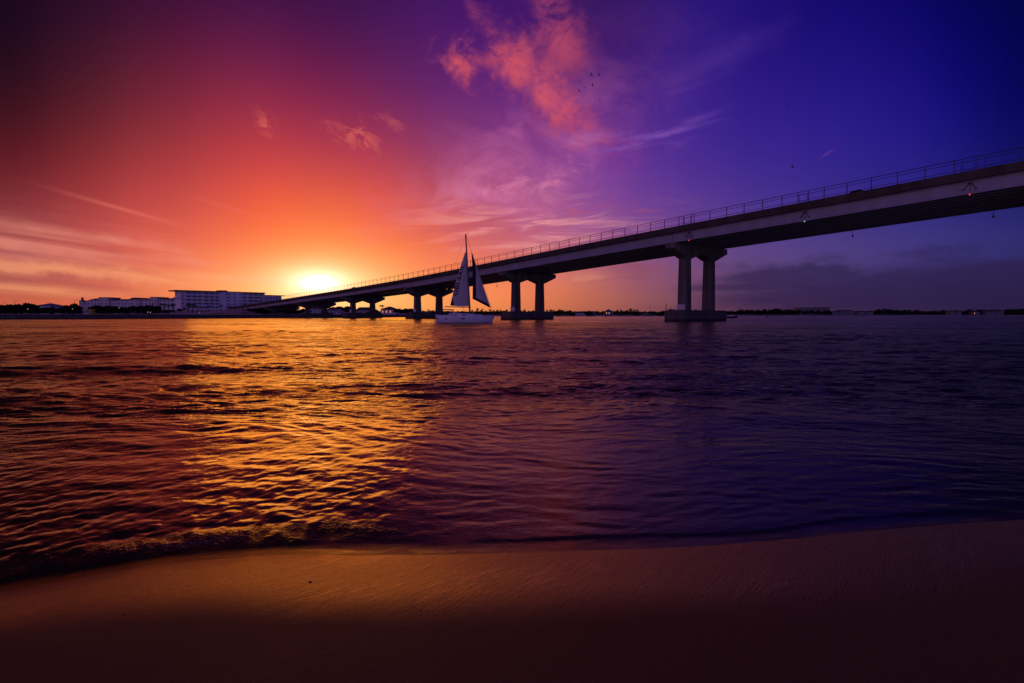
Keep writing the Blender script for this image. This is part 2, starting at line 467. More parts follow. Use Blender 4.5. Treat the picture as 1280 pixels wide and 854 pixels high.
M['lit_wall'] = pmat('lit_wall', (0.6, 0.35, 0.12), 0.6, emit=((1.0, 0.30, 0.05), 0.16))
M['small_lamp'] = pmat('small_lamp', (0.8, 0.7, 0.5), 0.4, emit=((1.0, 0.62, 0.38), 0.4))
M['bark'] = pmat('bark', (0.06, 0.045, 0.035), 0.95, 0.1, var=0.3, scale=3)
M['leaf'] = pmat('leaf', (0.030, 0.045, 0.018), 0.9, 0.1, var=0.45, scale=0.5)
M['pine'] = pmat('pine_needles', (0.026, 0.036, 0.018), 0.9, 0.1, var=0.4, scale=0.5)
M['palm'] = pmat('palm_frond', (0.034, 0.048, 0.018), 0.85, 0.15, var=0.4, scale=0.7)
M['canopy'] = pmat('pale_canopy_cloth', (0.62, 0.55, 0.44), 0.9, 0.2)
M['car_dark'] = pmat('dark_car_paint', (0.02, 0.02, 0.025), 0.25, 0.5, var=0.05)
M['rubber'] = pmat('tyre_rubber', (0.015, 0.015, 0.015), 0.9, 0.2)
M['bird'] = pmat('bird_plumage', (0.03, 0.028, 0.03), 0.9, 0.2)
M['buoy'] = pmat('buoy_paint', (0.12, 0.02, 0.02), 0.5)
M['skin'] = pmat('skin', (0.28, 0.16, 0.11), 0.6, var=0.05)
M['cloth_dark'] = pmat('dark_clothing', (0.04, 0.04, 0.07), 0.9, 0.2)


# ------------------------------------------------------------------ mesh and object helpers
class MB:
    def __init__(s):
        s.v, s.f, s.mi = [], [], []

    def poly(s, pts, m=0):
        i = len(s.v)
        s.v.extend(tuple(p) for p in pts)
        s.f.append(tuple(range(i, i + len(pts))))
        s.mi.append(m)

    def mesh(s, verts, faces, m=0):
        i = len(s.v)
        s.v.extend(tuple(p) for p in verts)
        for f in faces:
            s.f.append(tuple(i + k for k in f))
            s.mi.append(m)

    def box(s, x0, x1, y0, y1, z0, z1, m=0):
        s.mesh([(x0, y0, z0), (x1, y0, z0), (x1, y1, z0), (x0, y1, z0), (x0, y0, z1), (x1, y0, z1), (x1, y1, z1), (x0, y1, z1)],
               [(0, 3, 2, 1), (4, 5, 6, 7), (0, 1, 5, 4), (1, 2, 6, 5), (2, 3, 7, 6), (3, 0, 4, 7)], m)

    def sweep(s, sections, m=0, caps=True):
        """Loft a list of equal-length closed sections."""
        n = len(sections[0])
        vs = [p for sec in sections for p in sec]
        fs = []
        for k in range(len(sections) - 1):
            for j in range(n):
                a, b = k * n + j, k * n + (j + 1) % n
                fs.append((a, b, b + n, a + n))
        if caps:
            fs.append(tuple(range(n - 1, -1, -1)))
            fs.append(tuple((len(sections) - 1) * n + j for j in range(n)))
        s.mesh(vs, fs, m)

    def tube(s, pts, rad, sides=6, m=0):
        pts = [Vector(p) for p in pts]
        rad = rad if isinstance(rad, (list, tuple)) else [rad] * len(pts)
        secs = []
        for i, p in enumerate(pts):
            d = (pts[min(i + 1, len(pts) - 1)] - pts[max(i - 1, 0)]).normalized()
            u = d.orthogonal().normalized()
            if abs(d.z) < 0.95:
                u = Vector((0, 0, 1)).cross(d).normalized()
            else:
                u = Vector((1, 0, 0))
                u = (u - d * u.dot(d)).normalized()
            w = d.cross(u)
            secs.append([p + (u * math.cos(2 * math.pi * k / sides) + w * math.sin(2 * math.pi * k / sides)) * rad[i] for k in range(sides)])
        s.sweep(secs, m)

    def build(s, name, mats, parent=None, smooth=False, loc=(0, 0, 0), rz=0.0):
        me = bpy.data.meshes.new(name)
        me.from_pydata(s.v, [], s.f)
        for mt in (mats if isinstance(mats, (list, tuple)) else [mats]):
            me.materials.append(mt)
        me.polygons.foreach_set('material_index', s.mi)
        if smooth:
            me.polygons.foreach_set('use_smooth', [True] * len(s.f))
        me.update()
        o = bpy.data.objects.new(name, me)
        C.objects.link(o)
        o.parent = parent
        o.location = loc
        o.rotation_euler[2] = rz
        return o


def tag(o, label=None, cat=None, group=None, kind=None):
    for k, v in (('label', label), ('category', cat), ('group', group), ('kind', kind)):
        if v:
            o[k] = v
    return o


def empty(name, loc=(0, 0, 0), rz=0.0):
    o = bpy.data.objects.new(name, None)
    C.objects.link(o)
    o.location = loc
    o.rotation_euler[2] = rz
    o.empty_display_size = 0.5
    return o


def copy_thing(src, loc, rz=0.0, scale=1.0, label=None):
    o = src.copy()
    C.objects.link(o)
    o.location = loc
    o.rotation_euler[2] = rz
    o.scale = scale if isinstance(scale, (tuple, list)) else (scale, scale, scale)
    if label:
        o['label'] = label
    for ch in list(src.children):
        c = ch.copy()
        C.objects.link(c)
        c.parent = o
        for gch in list(ch.children):
            d = gch.copy()
            C.objects.link(d)
            d.parent = c
    return o


def grid_object(name, X, Y, Z, mat, attrs=None, smooth=True):
    """X, Y, Z: 2-D arrays of the same shape."""
    r, c = X.shape
    me = bpy.data.meshes.new(name)
    co = np.stack([X, Y, Z], -1).reshape(-1, 3).astype(np.float32)
    idx = np.arange(r * c).reshape(r, c)
    q = np.stack([idx[:-1, :-1], idx[:-1, 1:], idx[1:, 1:], idx[1:, :-1]], -1).reshape(-1, 4).astype(np.int32)
    me.vertices.add(len(co))
    me.vertices.foreach_set('co', co.ravel())
    me.loops.add(q.size)
    me.loops.foreach_set('vertex_index', q.ravel())
    me.polygons.add(len(q))
    me.polygons.foreach_set('loop_start', np.arange(0, q.size, 4, dtype=np.int32))
    me.polygons.foreach_set('loop_total', np.full(len(q), 4, dtype=np.int32))
    me.polygons.foreach_set('use_smooth', np.full(len(q), smooth, dtype=bool))
    for k, a in (attrs or {}).items():
        at = me.attributes.new(k, 'FLOAT', 'POINT')
        at.data.foreach_set('value', a.ravel().astype(np.float32))
    me.update(calc_edges=True)
    me.materials.append(mat)
    o = bpy.data.objects.new(name, me)
    C.objects.link(o)
    return o


def sstep(x, a, b):
    t = np.clip((x - a) / (b - a), 0, 1)
    return t * t * (3 - 2 * t)


def vnoise(x, y, seed):
    """Smooth value noise, numpy arrays."""
    xi, yi = np.floor(x).astype(np.int64), np.floor(y).astype(np.int64)
    fx, fy = x - xi, y - yi
    fx = fx * fx * (3 - 2 * fx)
    fy = fy * fy * (3 - 2 * fy)

    def h(a, b):
        n = (a * 374761393 + b * 668265263 + seed * 974711) & 0xffffffff
        n = ((n ^ (n >> 13)) * 1274126177) & 0xffffffff
        return ((n ^ (n >> 16)) & 0xffff) / 65535.0
    return (h(xi, yi) * (1 - fx) + h(xi + 1, yi) * fx) * (1 - fy) + (h(xi, yi + 1) * (1 - fx) + h(xi + 1, yi + 1) * fx) * fy


# ------------------------------------------------------------------ beach
# waterline on the sand: (x, y) metres on the water plane
_wl = []
for px, py in ((-150, 765), (0, 737), (90, 722), (180, 706), (270, 698), (340, 692), (440, 694), (560, 693), (650, 692), (760, 687), (860, 683), (930, 678), (1010, 672), (1100, 664), (1200, 655), (1280, 650), (1450, 640)):
    a, e = bearing(px, py)
    dist = EYE / math.tan(R(-1) * 0 + math.atan(-((427 - py) / FPX * math.cos(PITCH) - math.sin(PITCH)) / (math.cos(PITCH) + (427 - py) / FPX * math.sin(PITCH))))
    _wl.append((xat(px, 1) * dist / 1.0, dist))
WLX = np.array([-60.0] + [p[0] for p in _wl] + [60.0])
WLY = np.array([_wl[0][1] - 6.0] + [p[1] for p in _wl] + [_wl[-1][1] + 8.0])


def shore_y(x):
    return np.interp(x, WLX, WLY)


def sand_z(x, y):
    d = shore_y(x) - y                       # >0 landward
    z = np.where(d > 0, 0.13 * d - 0.028 * np.clip(d - 0.4, 0, 1.5) ** 2 * (d < 1.9) - 0.063 * (d >= 1.9) - 0.084 * np.clip(d - 1.9, 0, 60), 0.10 * d)
    z = np.maximum(z, -2.5)
    und = (vnoise(x * 0.9 + 5, y * 0.9, 3) - 0.5) * 0.010 + (vnoise(x * 2.3, y * 2.3 + 9, 4) - 0.5) * 0.004
    return z + und * np.clip(d + 0.4, 0, 1)


def sand_material():
    m = bpy.data.materials.new('wet_sand')
    m.use_nodes = True
    g = G(m.node_tree)
    b = m.node_tree.nodes['Principled BSDF']
    pos = g.n('ShaderNodeTexCoord').outputs['Object']
    at = g.n('ShaderNodeAttribute', attribute_name='wet')
    wet = at.outputs['Fac']
    big = g.noise(g.v('MULTIPLY', pos, (0.8, 1.6, 1)), 1.0, 5, 0.6, 0.5)
    fine = g.noise(pos, 230.0, 4, 0.75)
    # backwash rills running down the slope at a slant
    mp = g.n('ShaderNodeMapping')
    mp.inputs['Rotation'].default_value = (0, 0, R(-52))
    g.t.links.new(pos, mp.inputs[0])
    warp = g.noise(g.v('MULTIPLY', pos, (2.0, 2.0, 1)), 1.0, 3, 0.5)
    wv = g.v('ADD', mp.outputs[0], g.xyz(g.m('MULTIPLY', warp, 0.35), g.m('MULTIPLY', warp, 0.12), 0))
    rill = g.noise(g.v('MULTIPLY', wv, (14.0, 105.0, 1)), 1.0, 3, 0.65, 0.3)
    rill2 = g.noise(g.v('MULTIPLY', wv, (3.0, 16.0, 1)), 1.0, 3, 0.6, 0.5)
    wetm = g.m('MULTIPLY', wet, g.step(g.m('ADD', big, g.m('MULTIPLY', rill2, 0.5)), 0.45, 0.95))
    wet2 = g.m('MAXIMUM', wetm, g.m('MULTIPLY', wet, 0.8))
    colr = g.mix(wet2, (0.20, 0.115, 0.045), (0.095, 0.050, 0.015))
    colr = g.mix(g.step(fine, 0.55, 0.8), colr, g.mix(0.65, colr, (0.01, 0.008, 0.006)))
    g.put(b.inputs['Base Color'], colr)
    h = g.m('ADD', g.m('MULTIPLY', rill, 0.0050), g.m('ADD', g.m('MULTIPLY', rill2, 0.0028), g.m('MULTIPLY', fine, 0.0016)))
    h = g.m('ADD', h, g.m('MULTIPLY', g.noise(pos, 38.0, 3, 0.6), 0.0028))
    h = g.m('MULTIPLY', h, g.m('MULTIPLY_ADD', wet2, 0.75, 0.30))
    bp = g.n('ShaderNodeBump')
    bp.inputs['Strength'].default_value = 1.0
    bp.inputs['Distance'].default_value = 1.0
    g.put(bp.inputs['Height'], h)
    nrm = bp.outputs[0]
    df = g.n('ShaderNodeBsdfDiffuse')
    g.put(df.inputs['Color'], colr)
    g.t.links.new(nrm, df.inputs['Normal'])
    gl = g.n('ShaderNodeBsdfGlossy')
    gl.inputs['Color'].default_value = (1.0, 0.76, 0.30, 1)      # gold sheen tinted into the reflection colour
    g.put(gl.inputs['Roughness'], g.m('ADD', g.m('MULTIPLY_ADD', wet2, -0.26, 0.60), g.m('MULTIPLY', rill2, 0.10)))
    g.t.links.new(nrm, gl.inputs['Normal'])
    fr = g.n('ShaderNodeFresnel')
    fr.inputs['IOR'].default_value = 2.2
    g.t.links.new(nrm, fr.inputs['Normal'])
    mx = g.n('ShaderNodeMixShader')
    g.put(mx.inputs[0], g.m('MULTIPLY', fr.outputs[0], g.m('MULTIPLY_ADD', wet2, 1.0, 0.14)))
    g.t.links.new(df.outputs[0], mx.inputs[1])
    g.t.links.new(gl.outputs[0], mx.inputs[2])
    g.t.nodes.remove(b)
    g.t.links.new(mx.outputs[0], m.node_tree.nodes['Material Output'].inputs[0])
    return m


def build_beach():
    yv = np.concatenate([np.linspace(-60, -4, 15), np.linspace(-3.5, 1.4, 20), np.linspace(1.5, 5.0, 140), np.linspace(5.15, 9, 20), np.linspace(10, 30, 8)])
    xv = np.concatenate([np.linspace(-60, -8, 20), np.linspace(-7, 7, 260), np.linspace(8, 60, 20)])
    X, Y = np.meshgrid(xv, yv)
    Z = sand_z(X, Y)
    d = shore_y(X) - Y
    lobe = (vnoise(X * 0.55 + 3, Y * 0 + 0.5, 8) - 0.5) * 0.7
    wet = 1 - sstep(d + lobe, 0.50, 1.15)
    wet = np.maximum(wet, 0.15 * (1 - sstep(d, 1.5, 3)))
    o = grid_object('beach_sand', X, Y, Z, sand_material(), {'wet': wet})
    tag(o, kind='structure')


build_beach()


# ------------------------------------------------------------------ sea
def wave_field(X, Y, dr):
    """Height of the water: a low swell, local chop and capillary ripples; each wave fades where the mesh cannot carry it."""
    rng = np.random.RandomState(21)
    r = np.sqrt(X * X + Y * Y)
    off = Y - shore_y(np.clip(X, -60, 60))           # distance from the waterline
    Z = np.zeros_like(X)
    # broad patches of wind and slack
    gust = 0.78 + 0.5 * vnoise(X * 0.045 + 31, Y * 0.09 + 7, 12)
    near = sstep(off, 0.0, 2.2)
    far = sstep(off, 2.5, 15.0)
    sh = 0.10 + 0.90 * sstep(off, 1.0, 7.0)
    wx = X + 1.6 * (vnoise(X * 0.30, Y * 0.30, 40) - 0.5) + 0.3 * (vnoise(X * 1.3, Y * 1.3, 42) - 0.5)
    wy = Y + 1.6 * (vnoise(X * 0.30 + 50, Y * 0.30, 41) - 0.5) + 0.3 * (vnoise(X * 1.3 + 9, Y * 1.3, 43) - 0.5)
    spec = []
    for k in range(10):      # swell
        lam = rng.uniform(2.2, 6.5)
        spec.append((lam, R(rng.normal(8, 13)), 0.0030 * lam, 's'))
    for k in range(26):      # chop
        lam = rng.uniform(0.38, 1.3)
        spec.append((lam, R(rng.normal(5, 30)), 0.0030 * lam, 'c'))
    for k in range(30):      # ripples
        lam = rng.uniform(0.09, 0.42)
        spec.append((lam, R(rng.normal(6, 26)), 0.0042 * lam, 'r'))
    for lam, th, amp, kind in spec:
        kx, ky = math.sin(th) * 2 * math.pi / lam, math.cos(th) * 2 * math.pi / lam
        ph = wx * kx + wy * ky + rng.uniform(0, 6.28)
        w = np.sin(ph)
        w = w + 0.22 * np.cos(2 * ph)                # peaked crests
        fade = 1 - sstep(dr, lam * 0.22, lam * 0.45)
        if kind == 's':
            env = sh * near
        elif kind == 'c':
            env = gust * (0.15 + 1.0 * sstep(off, 2.0, 7.0)) * near
        else:
            env = gust * (0.29 + 0.96 * sstep(off, 1.8, 6.5)) * sstep(off, -0.1, 0.5)
        Z += amp * w * fade * env
    # the little wave that is about to break at the left
    s = X
    along = sstep(-X, 0.3, 1.5) * (1 - 0.3 * sstep(-X, 3.0, 6.0))
    wob = 0.14 * (vnoise(X * 2.2, X * 0 + 3.3, 17) - 0.5) + 0.09 * (vnoise(X * 6.0, X * 0 + 1.3, 18) - 0.5) + 0.04 * (vnoise(X * 17.0, Y * 9.0, 28) - 0.5)
    q = off - (0.40 + wob)
    crest = np.where(q < 0, np.exp(-(q / 0.19) ** 2), np.exp(-(q / 2.6) ** 2))
    Z += along * crest * (0.048 + 0.012 * (vnoise(X * 5.0, Y * 5.0, 19) - 0.5) + 0.010 * (vnoise(X * 14.0, Y * 12.0, 29) - 0.5) + 0.004 * (vnoise(X * 32.0, Y * 28.0, 30) - 0.5))
    # thin second lip further right
    al2 = sstep(X, -0.6, 0.2) * (1 - sstep(X, 2.6, 3.8))
    q2 = off - (0.10 + 0.16 * vnoise(X * 1.3, X * 0 + 6.1, 27))
    Z += al2 * np.where(q2 < 0, np.exp(-(q2 / 0.04) ** 2), np.exp(-(q2 / 0.25) ** 2)) * 0.006
    edge = np.exp(-((off - 0.03) / 0.035) ** 2) * sstep(vnoise(X * 1.1, Y * 1.1, 51) + 0.5 * vnoise(X * 6, Y * 6, 52), 0.55, 1.1)
    foam = 0.45 * edge + 0.9 * along * np.exp(-((q + 0.13) / 0.12) ** 2) * (0.25 + 0.75 * vnoise(X * 1.6 + 8, X * 0 + 2.0, 33))
    return Z, foam, off


def sea_material():
    m = bpy.data.materials.new('sea_water')
    m.use_nodes = True
    g = G(m.node_tree)
    g.t.nodes.clear()
    pos = g.n('ShaderNodeNewGeometry').outputs['Position']
    off = g.n('ShaderNodeAttribute', attribute_name='depth').outputs['Fac']
    foam = g.n('ShaderNodeAttribute', attribute_name='foam').outputs['Fac']
    chop = g.n('ShaderNodeAttribute', attribute_name='chop').outputs['Fac']
    dist = g.v('LENGTH', pos)
    # ripples the mesh is too coarse for
    w = g.noise(g.v('MULTIPLY', pos, (0.30, 0.42, 1)), 1.0, 3, 0.5)
    wp = g.v('ADD', pos, g.xyz(g.m('MULTIPLY', w, 1.2), g.m('MULTIPLY', w, 0.8), 0))
    n1 = g.noise(g.v('MULTIPLY', wp, (0.55, 1.05, 1)), 1.0, 4, 0.55, 0.4)
    n2 = g.noise(g.v('MULTIPLY', wp, (2.1, 3.6, 1)), 1.0, 4, 0.6, 0.3)
    n3 = g.noise(g.v('MULTIPLY', pos, (9.0, 16.0, 1)), 1.0, 3, 0.6, 0.3)
    n4 = g.noise(g.v('MULTIPLY', pos, (0.42, 0.11, 1)), 1.0, 4, 0.6, 0.4)
    gust = g.step(g.noise(g.v('MULTIPLY', pos, (0.012, 0.045, 1)), 1.0, 4, 0.6, 0.6), 0.30, 0.70, 0.45, 1.35)
    f1 = g.step(dist, 12, 40)
    f2 = g.step(dist, 5, 13)
    f4 = g.step(dist, 25, 90)
    h = g.m('MULTIPLY', g.m('MULTIPLY', n1, 0.20), f1)
    h = g.m('ADD', h, g.m('MULTIPLY', g.m('MULTIPLY', n2, 0.095), g.m('MULTIPLY_ADD', f2, 0.9, 0.10)))
    h = g.m('ADD', h, g.m('MULTIPLY', g.m('MULTIPLY', n3, 0.0130), g.m('MULTIPLY_ADD', f2, 0.75, 0.25)))
    h = g.m('ADD', h, g.m('MULTIPLY', g.m('MULTIPLY', n4, 0.55), f4))
    h = g.m('MULTIPLY', h, gust)
    fo = g.noise(pos, 42.0, 4, 0.7, 0.6)
    h = g.m('ADD', h, g.m('MULTIPLY', g.m('MULTIPLY', fo, 0.010), foam))
    bp = g.n('ShaderNodeBump')
    bp.inputs['Strength'].default_value = 1.0
    bp.inputs['Distance'].default_value = 1.0
    g.put(bp.inputs['Height'], h)
    nrm = bp.outputs[0]
    fr = g.n('ShaderNodeFresnel')
    fr.inputs['IOR'].default_value = 1.33
    g.t.links.new(nrm, fr.inputs['Normal'])
    gl = g.n('ShaderNodeBsdfGlossy')
    gl.inputs['Color'].default_value = (1.0, 0.90, 0.56, 1)
    g.put(gl.inputs['Roughness'], g.m('MULTIPLY_ADD', f2, 0.06, 0.08))
    g.t.links.new(nrm, gl.inputs['Normal'])
    df = g.n('ShaderNodeBsdfDiffuse')
    df.inputs['Color'].default_value = (0.030, 0.021, 0.012, 1)
    tr = g.n('ShaderNodeBsdfTransparent')
    tr.inputs['Color'].default_value = (0.80, 0.80, 0.80, 1)
    body = g.n('ShaderNodeMixShader')
    g.put(body.inputs[0], g.step(off, 0.0, 0.02))
    g.t.links.new(tr.outputs[0], body.inputs[1])
    g.t.links.new(df.outputs[0], body.inputs[2])
    sh = g.n('ShaderNodeMixShader')
    g.t.links.new(fr.outputs[0], sh.inputs[0])
    g.t.links.new(body.outputs[0], sh.inputs[1])
    g.t.links.new(gl.outputs[0], sh.inputs[2])
    wf = g.n('ShaderNodeBsdfDiffuse')
    wf.inputs['Color'].default_value = (0.62, 0.62, 0.64, 1)
    fm = g.n('ShaderNodeMixShader')
    sp = g.noise(pos, 75.0, 3, 0.7, 0.8)
    g.put(fm.inputs[0], g.m('MULTIPLY', g.step(g.m('MULTIPLY', foam, sp), 0.42, 0.60), 0.34))
    g.t.links.new(sh.outputs[0], fm.inputs[1])
    g.t.links.new(wf.outputs[0], fm.inputs[2])
    out = g.n('ShaderNodeOutputMaterial')
    g.t.links.new(fm.outputs[0], out.inputs[0])
    return m


def build_sea():
    rr = [1.9]
    while rr[-1] < 160:
        rr.append(rr[-1] * (1.0042 if rr[-1] < 60 else 1.008))
    while rr[-1] < 14000:
        rr.append(rr[-1] * 1.06)
    rr = np.array(rr)
    az = np.radians(np.concatenate([np.linspace(-89, -51, 60, endpoint=False), np.linspace(-51, 51, 760), np.linspace(51, 89, 61)[1:]]))
    Rr, A = np.meshgrid(rr, az, indexing='ij')
    X, Y = Rr * np.sin(A), Rr * np.cos(A)
    dr = np.maximum(np.gradient(rr)[:, None] * np.ones_like(A), Rr * np.radians(0.134) * np.where(np.abs(A) > R(51), 5, 1))
    Z, foam, off = wave_field(X, Y, dr)
    depth = Z - sand_z(np.clip(X, -60, 60), Y)
    o = grid_object('sea_water', X, Y, Z, sea_material(), {'depth': depth, 'foam': foam, 'chop': off})
    tag(o, kind='structure')


build_sea()


# ------------------------------------------------------------------ bridge
# local frame: x runs up the grade (towards the channel), y across the deck away from the beach
BR_O = Vector((xat(855, 130.0), 130.0, 0.0))
BR_RZ = math.atan2(-0.7722, 0.6354)
S0, S1 = -5.9, 16.1             # near and far edge of the deck
_T = [-260, -200, -160, -120, -59, 0, 28, 55, 89, 123, 152, 180, 255, 328, 385]
_Z = [25.5, 25.8, 25.7, 25.0, 23.15, 20.7, 19.45, 18.15, 16.5, 15.0, 14.0, 13.05, 10.8, 8.7, 7.2]


def ztop(t):                    # top of the parapet; t metres down the grade from the tall pier
    return float(np.interp([t - 8, t - 4, t, t + 4, t + 8], _T, _Z).mean())


def gdepth(t):
    return 2.15 if t < 120 else 1.75


SPAN = 60.0
PIERS = [-185, -125, -65, 0, 60, 120, 180, 240, 300, 352]
TS = list(np.arange(-260, 386, 5.0))


def to_bridge(px, py=None):
    """Distance down the grade at which the near edge is seen at px."""
    k = (px - 640) / FPX
    x0, y0 = BR_O.x + 0.7722 * S0, BR_O.y + 0.6354 * S0
    return (x0 - k * y0) / (k * 0.7722 + 0.6354)


def prism(mb, prof, ts, m=0):
    mb.sweep([[(-t, s, ztop(t) + dz) for s, dz in prof] for t in ts], m)


def pick(tx, ty):
    return [t for t in TS if tx < t < ty]


bridge = empty('road_bridge', BR_O, BR_RZ)
tag(bridge, 'long concrete road bridge on twin-column piers climbing to the right over the water', 'bridge')

mb = MB()
prism(mb, [(S0 + 0.42, -1.2), (S0 + 0.42, -0.88), (S1 - 0.42, -0.88), (S1 - 0.42, -1.2)], TS)
deck = mb.build('deck', [M['concrete']], bridge)
mb = MB()
prism(mb, [(S0 + 0.62, -0.876), (S0 + 0.62, -0.85), (S1 - 0.62, -0.85), (S1 - 0.62, -0.876)], TS)
mb.build('road_surface', [M['asphalt']], deck)
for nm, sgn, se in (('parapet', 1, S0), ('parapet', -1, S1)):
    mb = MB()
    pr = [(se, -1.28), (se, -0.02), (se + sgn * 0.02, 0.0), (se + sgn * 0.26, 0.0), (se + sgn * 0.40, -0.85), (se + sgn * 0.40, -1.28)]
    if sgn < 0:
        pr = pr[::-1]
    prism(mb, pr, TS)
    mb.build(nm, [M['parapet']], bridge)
for k in range(9):
    y = S0 + 0.95 + 0.3 + k * (S1 - S0 - 2.5) / 8
    mb = MB()
    cuts = [-260] + PIERS + [385]
    for a, b in zip(cuts[:-1], cuts[1:]):
        d = gdepth((a + b) / 2)
        pr = [(y - 0.30, -1.203), (y - 0.30, -1.36), (y - 0.24, -1.42), (y - 0.24, -1.15 - d + 0.25), (y - 0.30, -1.15 - d + 0.18), (y - 0.30, -1.15 - d),
              (y + 0.30, -1.15 - d), (y + 0.30, -1.15 - d + 0.18), (y + 0.1, -1.15 - d + 0.4), (y + 0.1, -1.5), (y + 0.30, -1.36), (y + 0.30, -1.203)]
        prism(mb, pr, [a + 0.04] + pick(a + 1, b - 1) + [b - 0.04])
        for sp in (0.25, 0.5, 0.75) if k == 0 else ():      # splice plates on the outer girder
            t = a + (b - a) * sp
            mb.box(-t - 0.11, -t + 0.11, y - 0.262, y - 0.235, ztop(t) - 1.15 - d + 0.3, ztop(t) - 1.5)
    mb.build('girder', [M['girder']], bridge)
# cross frames between the girders, one per quarter span
for a, b in zip(PIERS[:-1], PIERS[1:]):
    for sp in (0.0, 0.33, 0.67):
        t = a + (b - a) * sp
        if not -66 < t < 300:
            continue
        mb = MB()
        mb.box(-t - 0.14, -t + 0.14, S0 + 1.4, S1 - 1.4, ztop(t) - 1.0 - gdepth(t) + 0.5, ztop(t) - 1.5)
        mb.build('cross_beam', [M['pier']], bridge)
for t in PIERS:
    d = gdepth(t) if t != 120 else 1.75
    zc = ztop(t) - 1.15 - gdepth(t if t != 120 else 100) - 0.05
    hw = 1.15
    yl, yr, c0, c1 = S0 + 0.1, S1 - 0.1, 0.0, 9.94
    ear, hz = 1.15, 3.15
    out = [(yl, 0), (yl, -ear), (c0 - 1.0, -hz), (c0 + 1.0, -hz), ((c0 + c1) / 2, -2.2 + 0.3), (c1 - 1.0, -hz), (c1 + 1.0, -hz), (yr, -ear), (yr, 0)]
    mb = MB()
    mb.sweep([[(-t + q, y, zc + z) for y, z in out] for q in (-hw, hw)])
    # bearing pads under each girder
    for k in range(9):
        y = S0 + 1.25 + k * (S1 - S0 - 2.5) / 8
        mb.box(-t - 0.9, -t + 0.9, y - 0.28, y + 0.28, zc + 0.003, zc + 0.047 + (0.40 if t == 120 else 0))
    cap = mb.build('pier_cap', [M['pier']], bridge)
    for c in (c0, c1):
        mb = MB()
        zt, zb = zc - hz, 2.5
        n = 5
        secs = []
        for i in range(n + 1):
            f = i / n
            a, b = 1.22 + (1.05 - 1.22) * f, 1.12 + (1.0 - 1.12) * f
            z = zb + (zt - 0.003 - zb) * f
            ch = 0.12
            secs.append([(-t + x, c + y, z) for x, y in ((-b + ch, -a), (b - ch, -a), (b, -a + ch), (b, a - ch), (b - ch, a), (-b + ch, a), (-b, a - ch), (-b, -a + ch))])
        mb.sweep(secs)
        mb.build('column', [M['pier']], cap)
    mb = MB()
    secs = []
    for z, e in ((-2.0, 0.0), (0.45, 0.0), (0.5, 0.0), (2.3, 0.0), (2.497, -0.15)):
        x, ya, yb, ch = 2.6 + e, -4.1 - e, 13.9 + e, 0.25
        secs.append([(-t + p, q, z) for p, q in ((-x + ch, ya), (x - ch, ya), (x, ya + ch), (x, yb - ch), (x - ch, yb), (-x + ch, yb), (-x, yb - ch), (-x, ya + ch))])
    mb.sweep(secs)
    # waterline stain is a band of its own material
    mb.mi = [1 if (sum(mb.v[i][2] for i in f) / len(f)) < 0.4 else 0 for f in mb.f]
    mb.build('pile_footing', [M['wet_concrete'], M['bark']], cap)
    if -70 < t < 200:
        mb = MB()
        mb.box(-t - 1.05, -t + 1.0, -1.34, -1.24, 2.62, 3.85)
        mb.box(-t - 0.95, -t - 0.85, -1.24, -1.1, 2.5, 3.7)
        mb.box(-t + 0.8, -t + 0.9, -1.24, -1.1, 2.5, 3.7)
        mb.build('notice_board', [M['board']], cap)

# railing on top of the near parapet
mb = MB()
yr0 = S0 + 0.15
for h, rad in ((1.92, 0.055), (1.42, 0.04), (0.34, 0.04)):
    prism(mb, [(yr0 + rad * math.cos(a), h + rad * math.sin(a)) for a in [math.pi / 3 * q for q in range(6)]], TS)
railing = mb.build('railing', [M['rail']], bridge)
post0 = None
posts = []
t = -58.0
gates = [-4.3, -28.4, -52.4]
while len(posts) < 94:
    posts.append(t)
    t += 3.72
posts = [p for p in posts if min(abs(p - q) for q in gates) > 1.3] + [q + s for q in gates for s in (-0.95, 0.95)]
for p in sorted(posts):
    if post0 is None:
        mb = MB()
        mb.box(-0.055, 0.055, -0.05, 0.05, 0.0, 1.92)
        mb.box(-0.12, 0.12, -0.10, 0.10, 0.0, 0.03)
        post0 = mb.build('railing_post', [M['rail']], railing)
        o = post0
    else:
        o = post0.copy()
        C.objects.link(o)
    o.location = (-p, yr0, ztop(p))
mb = MB()
for p in list(np.arange(posts[-7] + 3.72, 384, 3.72)) + list(np.arange(-61.7, -255, -3.72)):
    mb.box(-p - 0.055, -p + 0.055, yr0 - 0.05, yr0 + 0.05, ztop(p), ztop(p) + 1.92)
rest = mb.build('railing_posts', [M['rail']], railing)
tag(rest, kind='stuff')
for q in gates:
    mb = MB()
    zz = ztop(q)
    for s in (-0.72, 0.72):
        mb.box(-q + s - 0.035, -q + s + 0.035, yr0 - 0.035, yr0 + 0.035, zz + 0.12, zz + 1.45)
    mb.tube([(-q - 0.72, yr0, zz + 1.45 - 0.02), (-q + 0.72, yr0, zz + 1.47)], 0.035)
    mb.tube([(-q - 0.72, yr0, zz + 0.15), (-q + 0.72, yr0, zz + 0.2)], 0.035)
    mb.build('railing_gate', [M['rail']], railing)
# far railing: a plain pair of rails
mb = MB()
for h in (1.92, 1.0):
    prism(mb, [(S1 - 0.15 + 0.05 * math.cos(a), h + 0.05 * math.sin(a)) for a in [math.pi / 3 * q for q in range(6)]], TS)
mb.build('railing', [M['rail']], bridge)
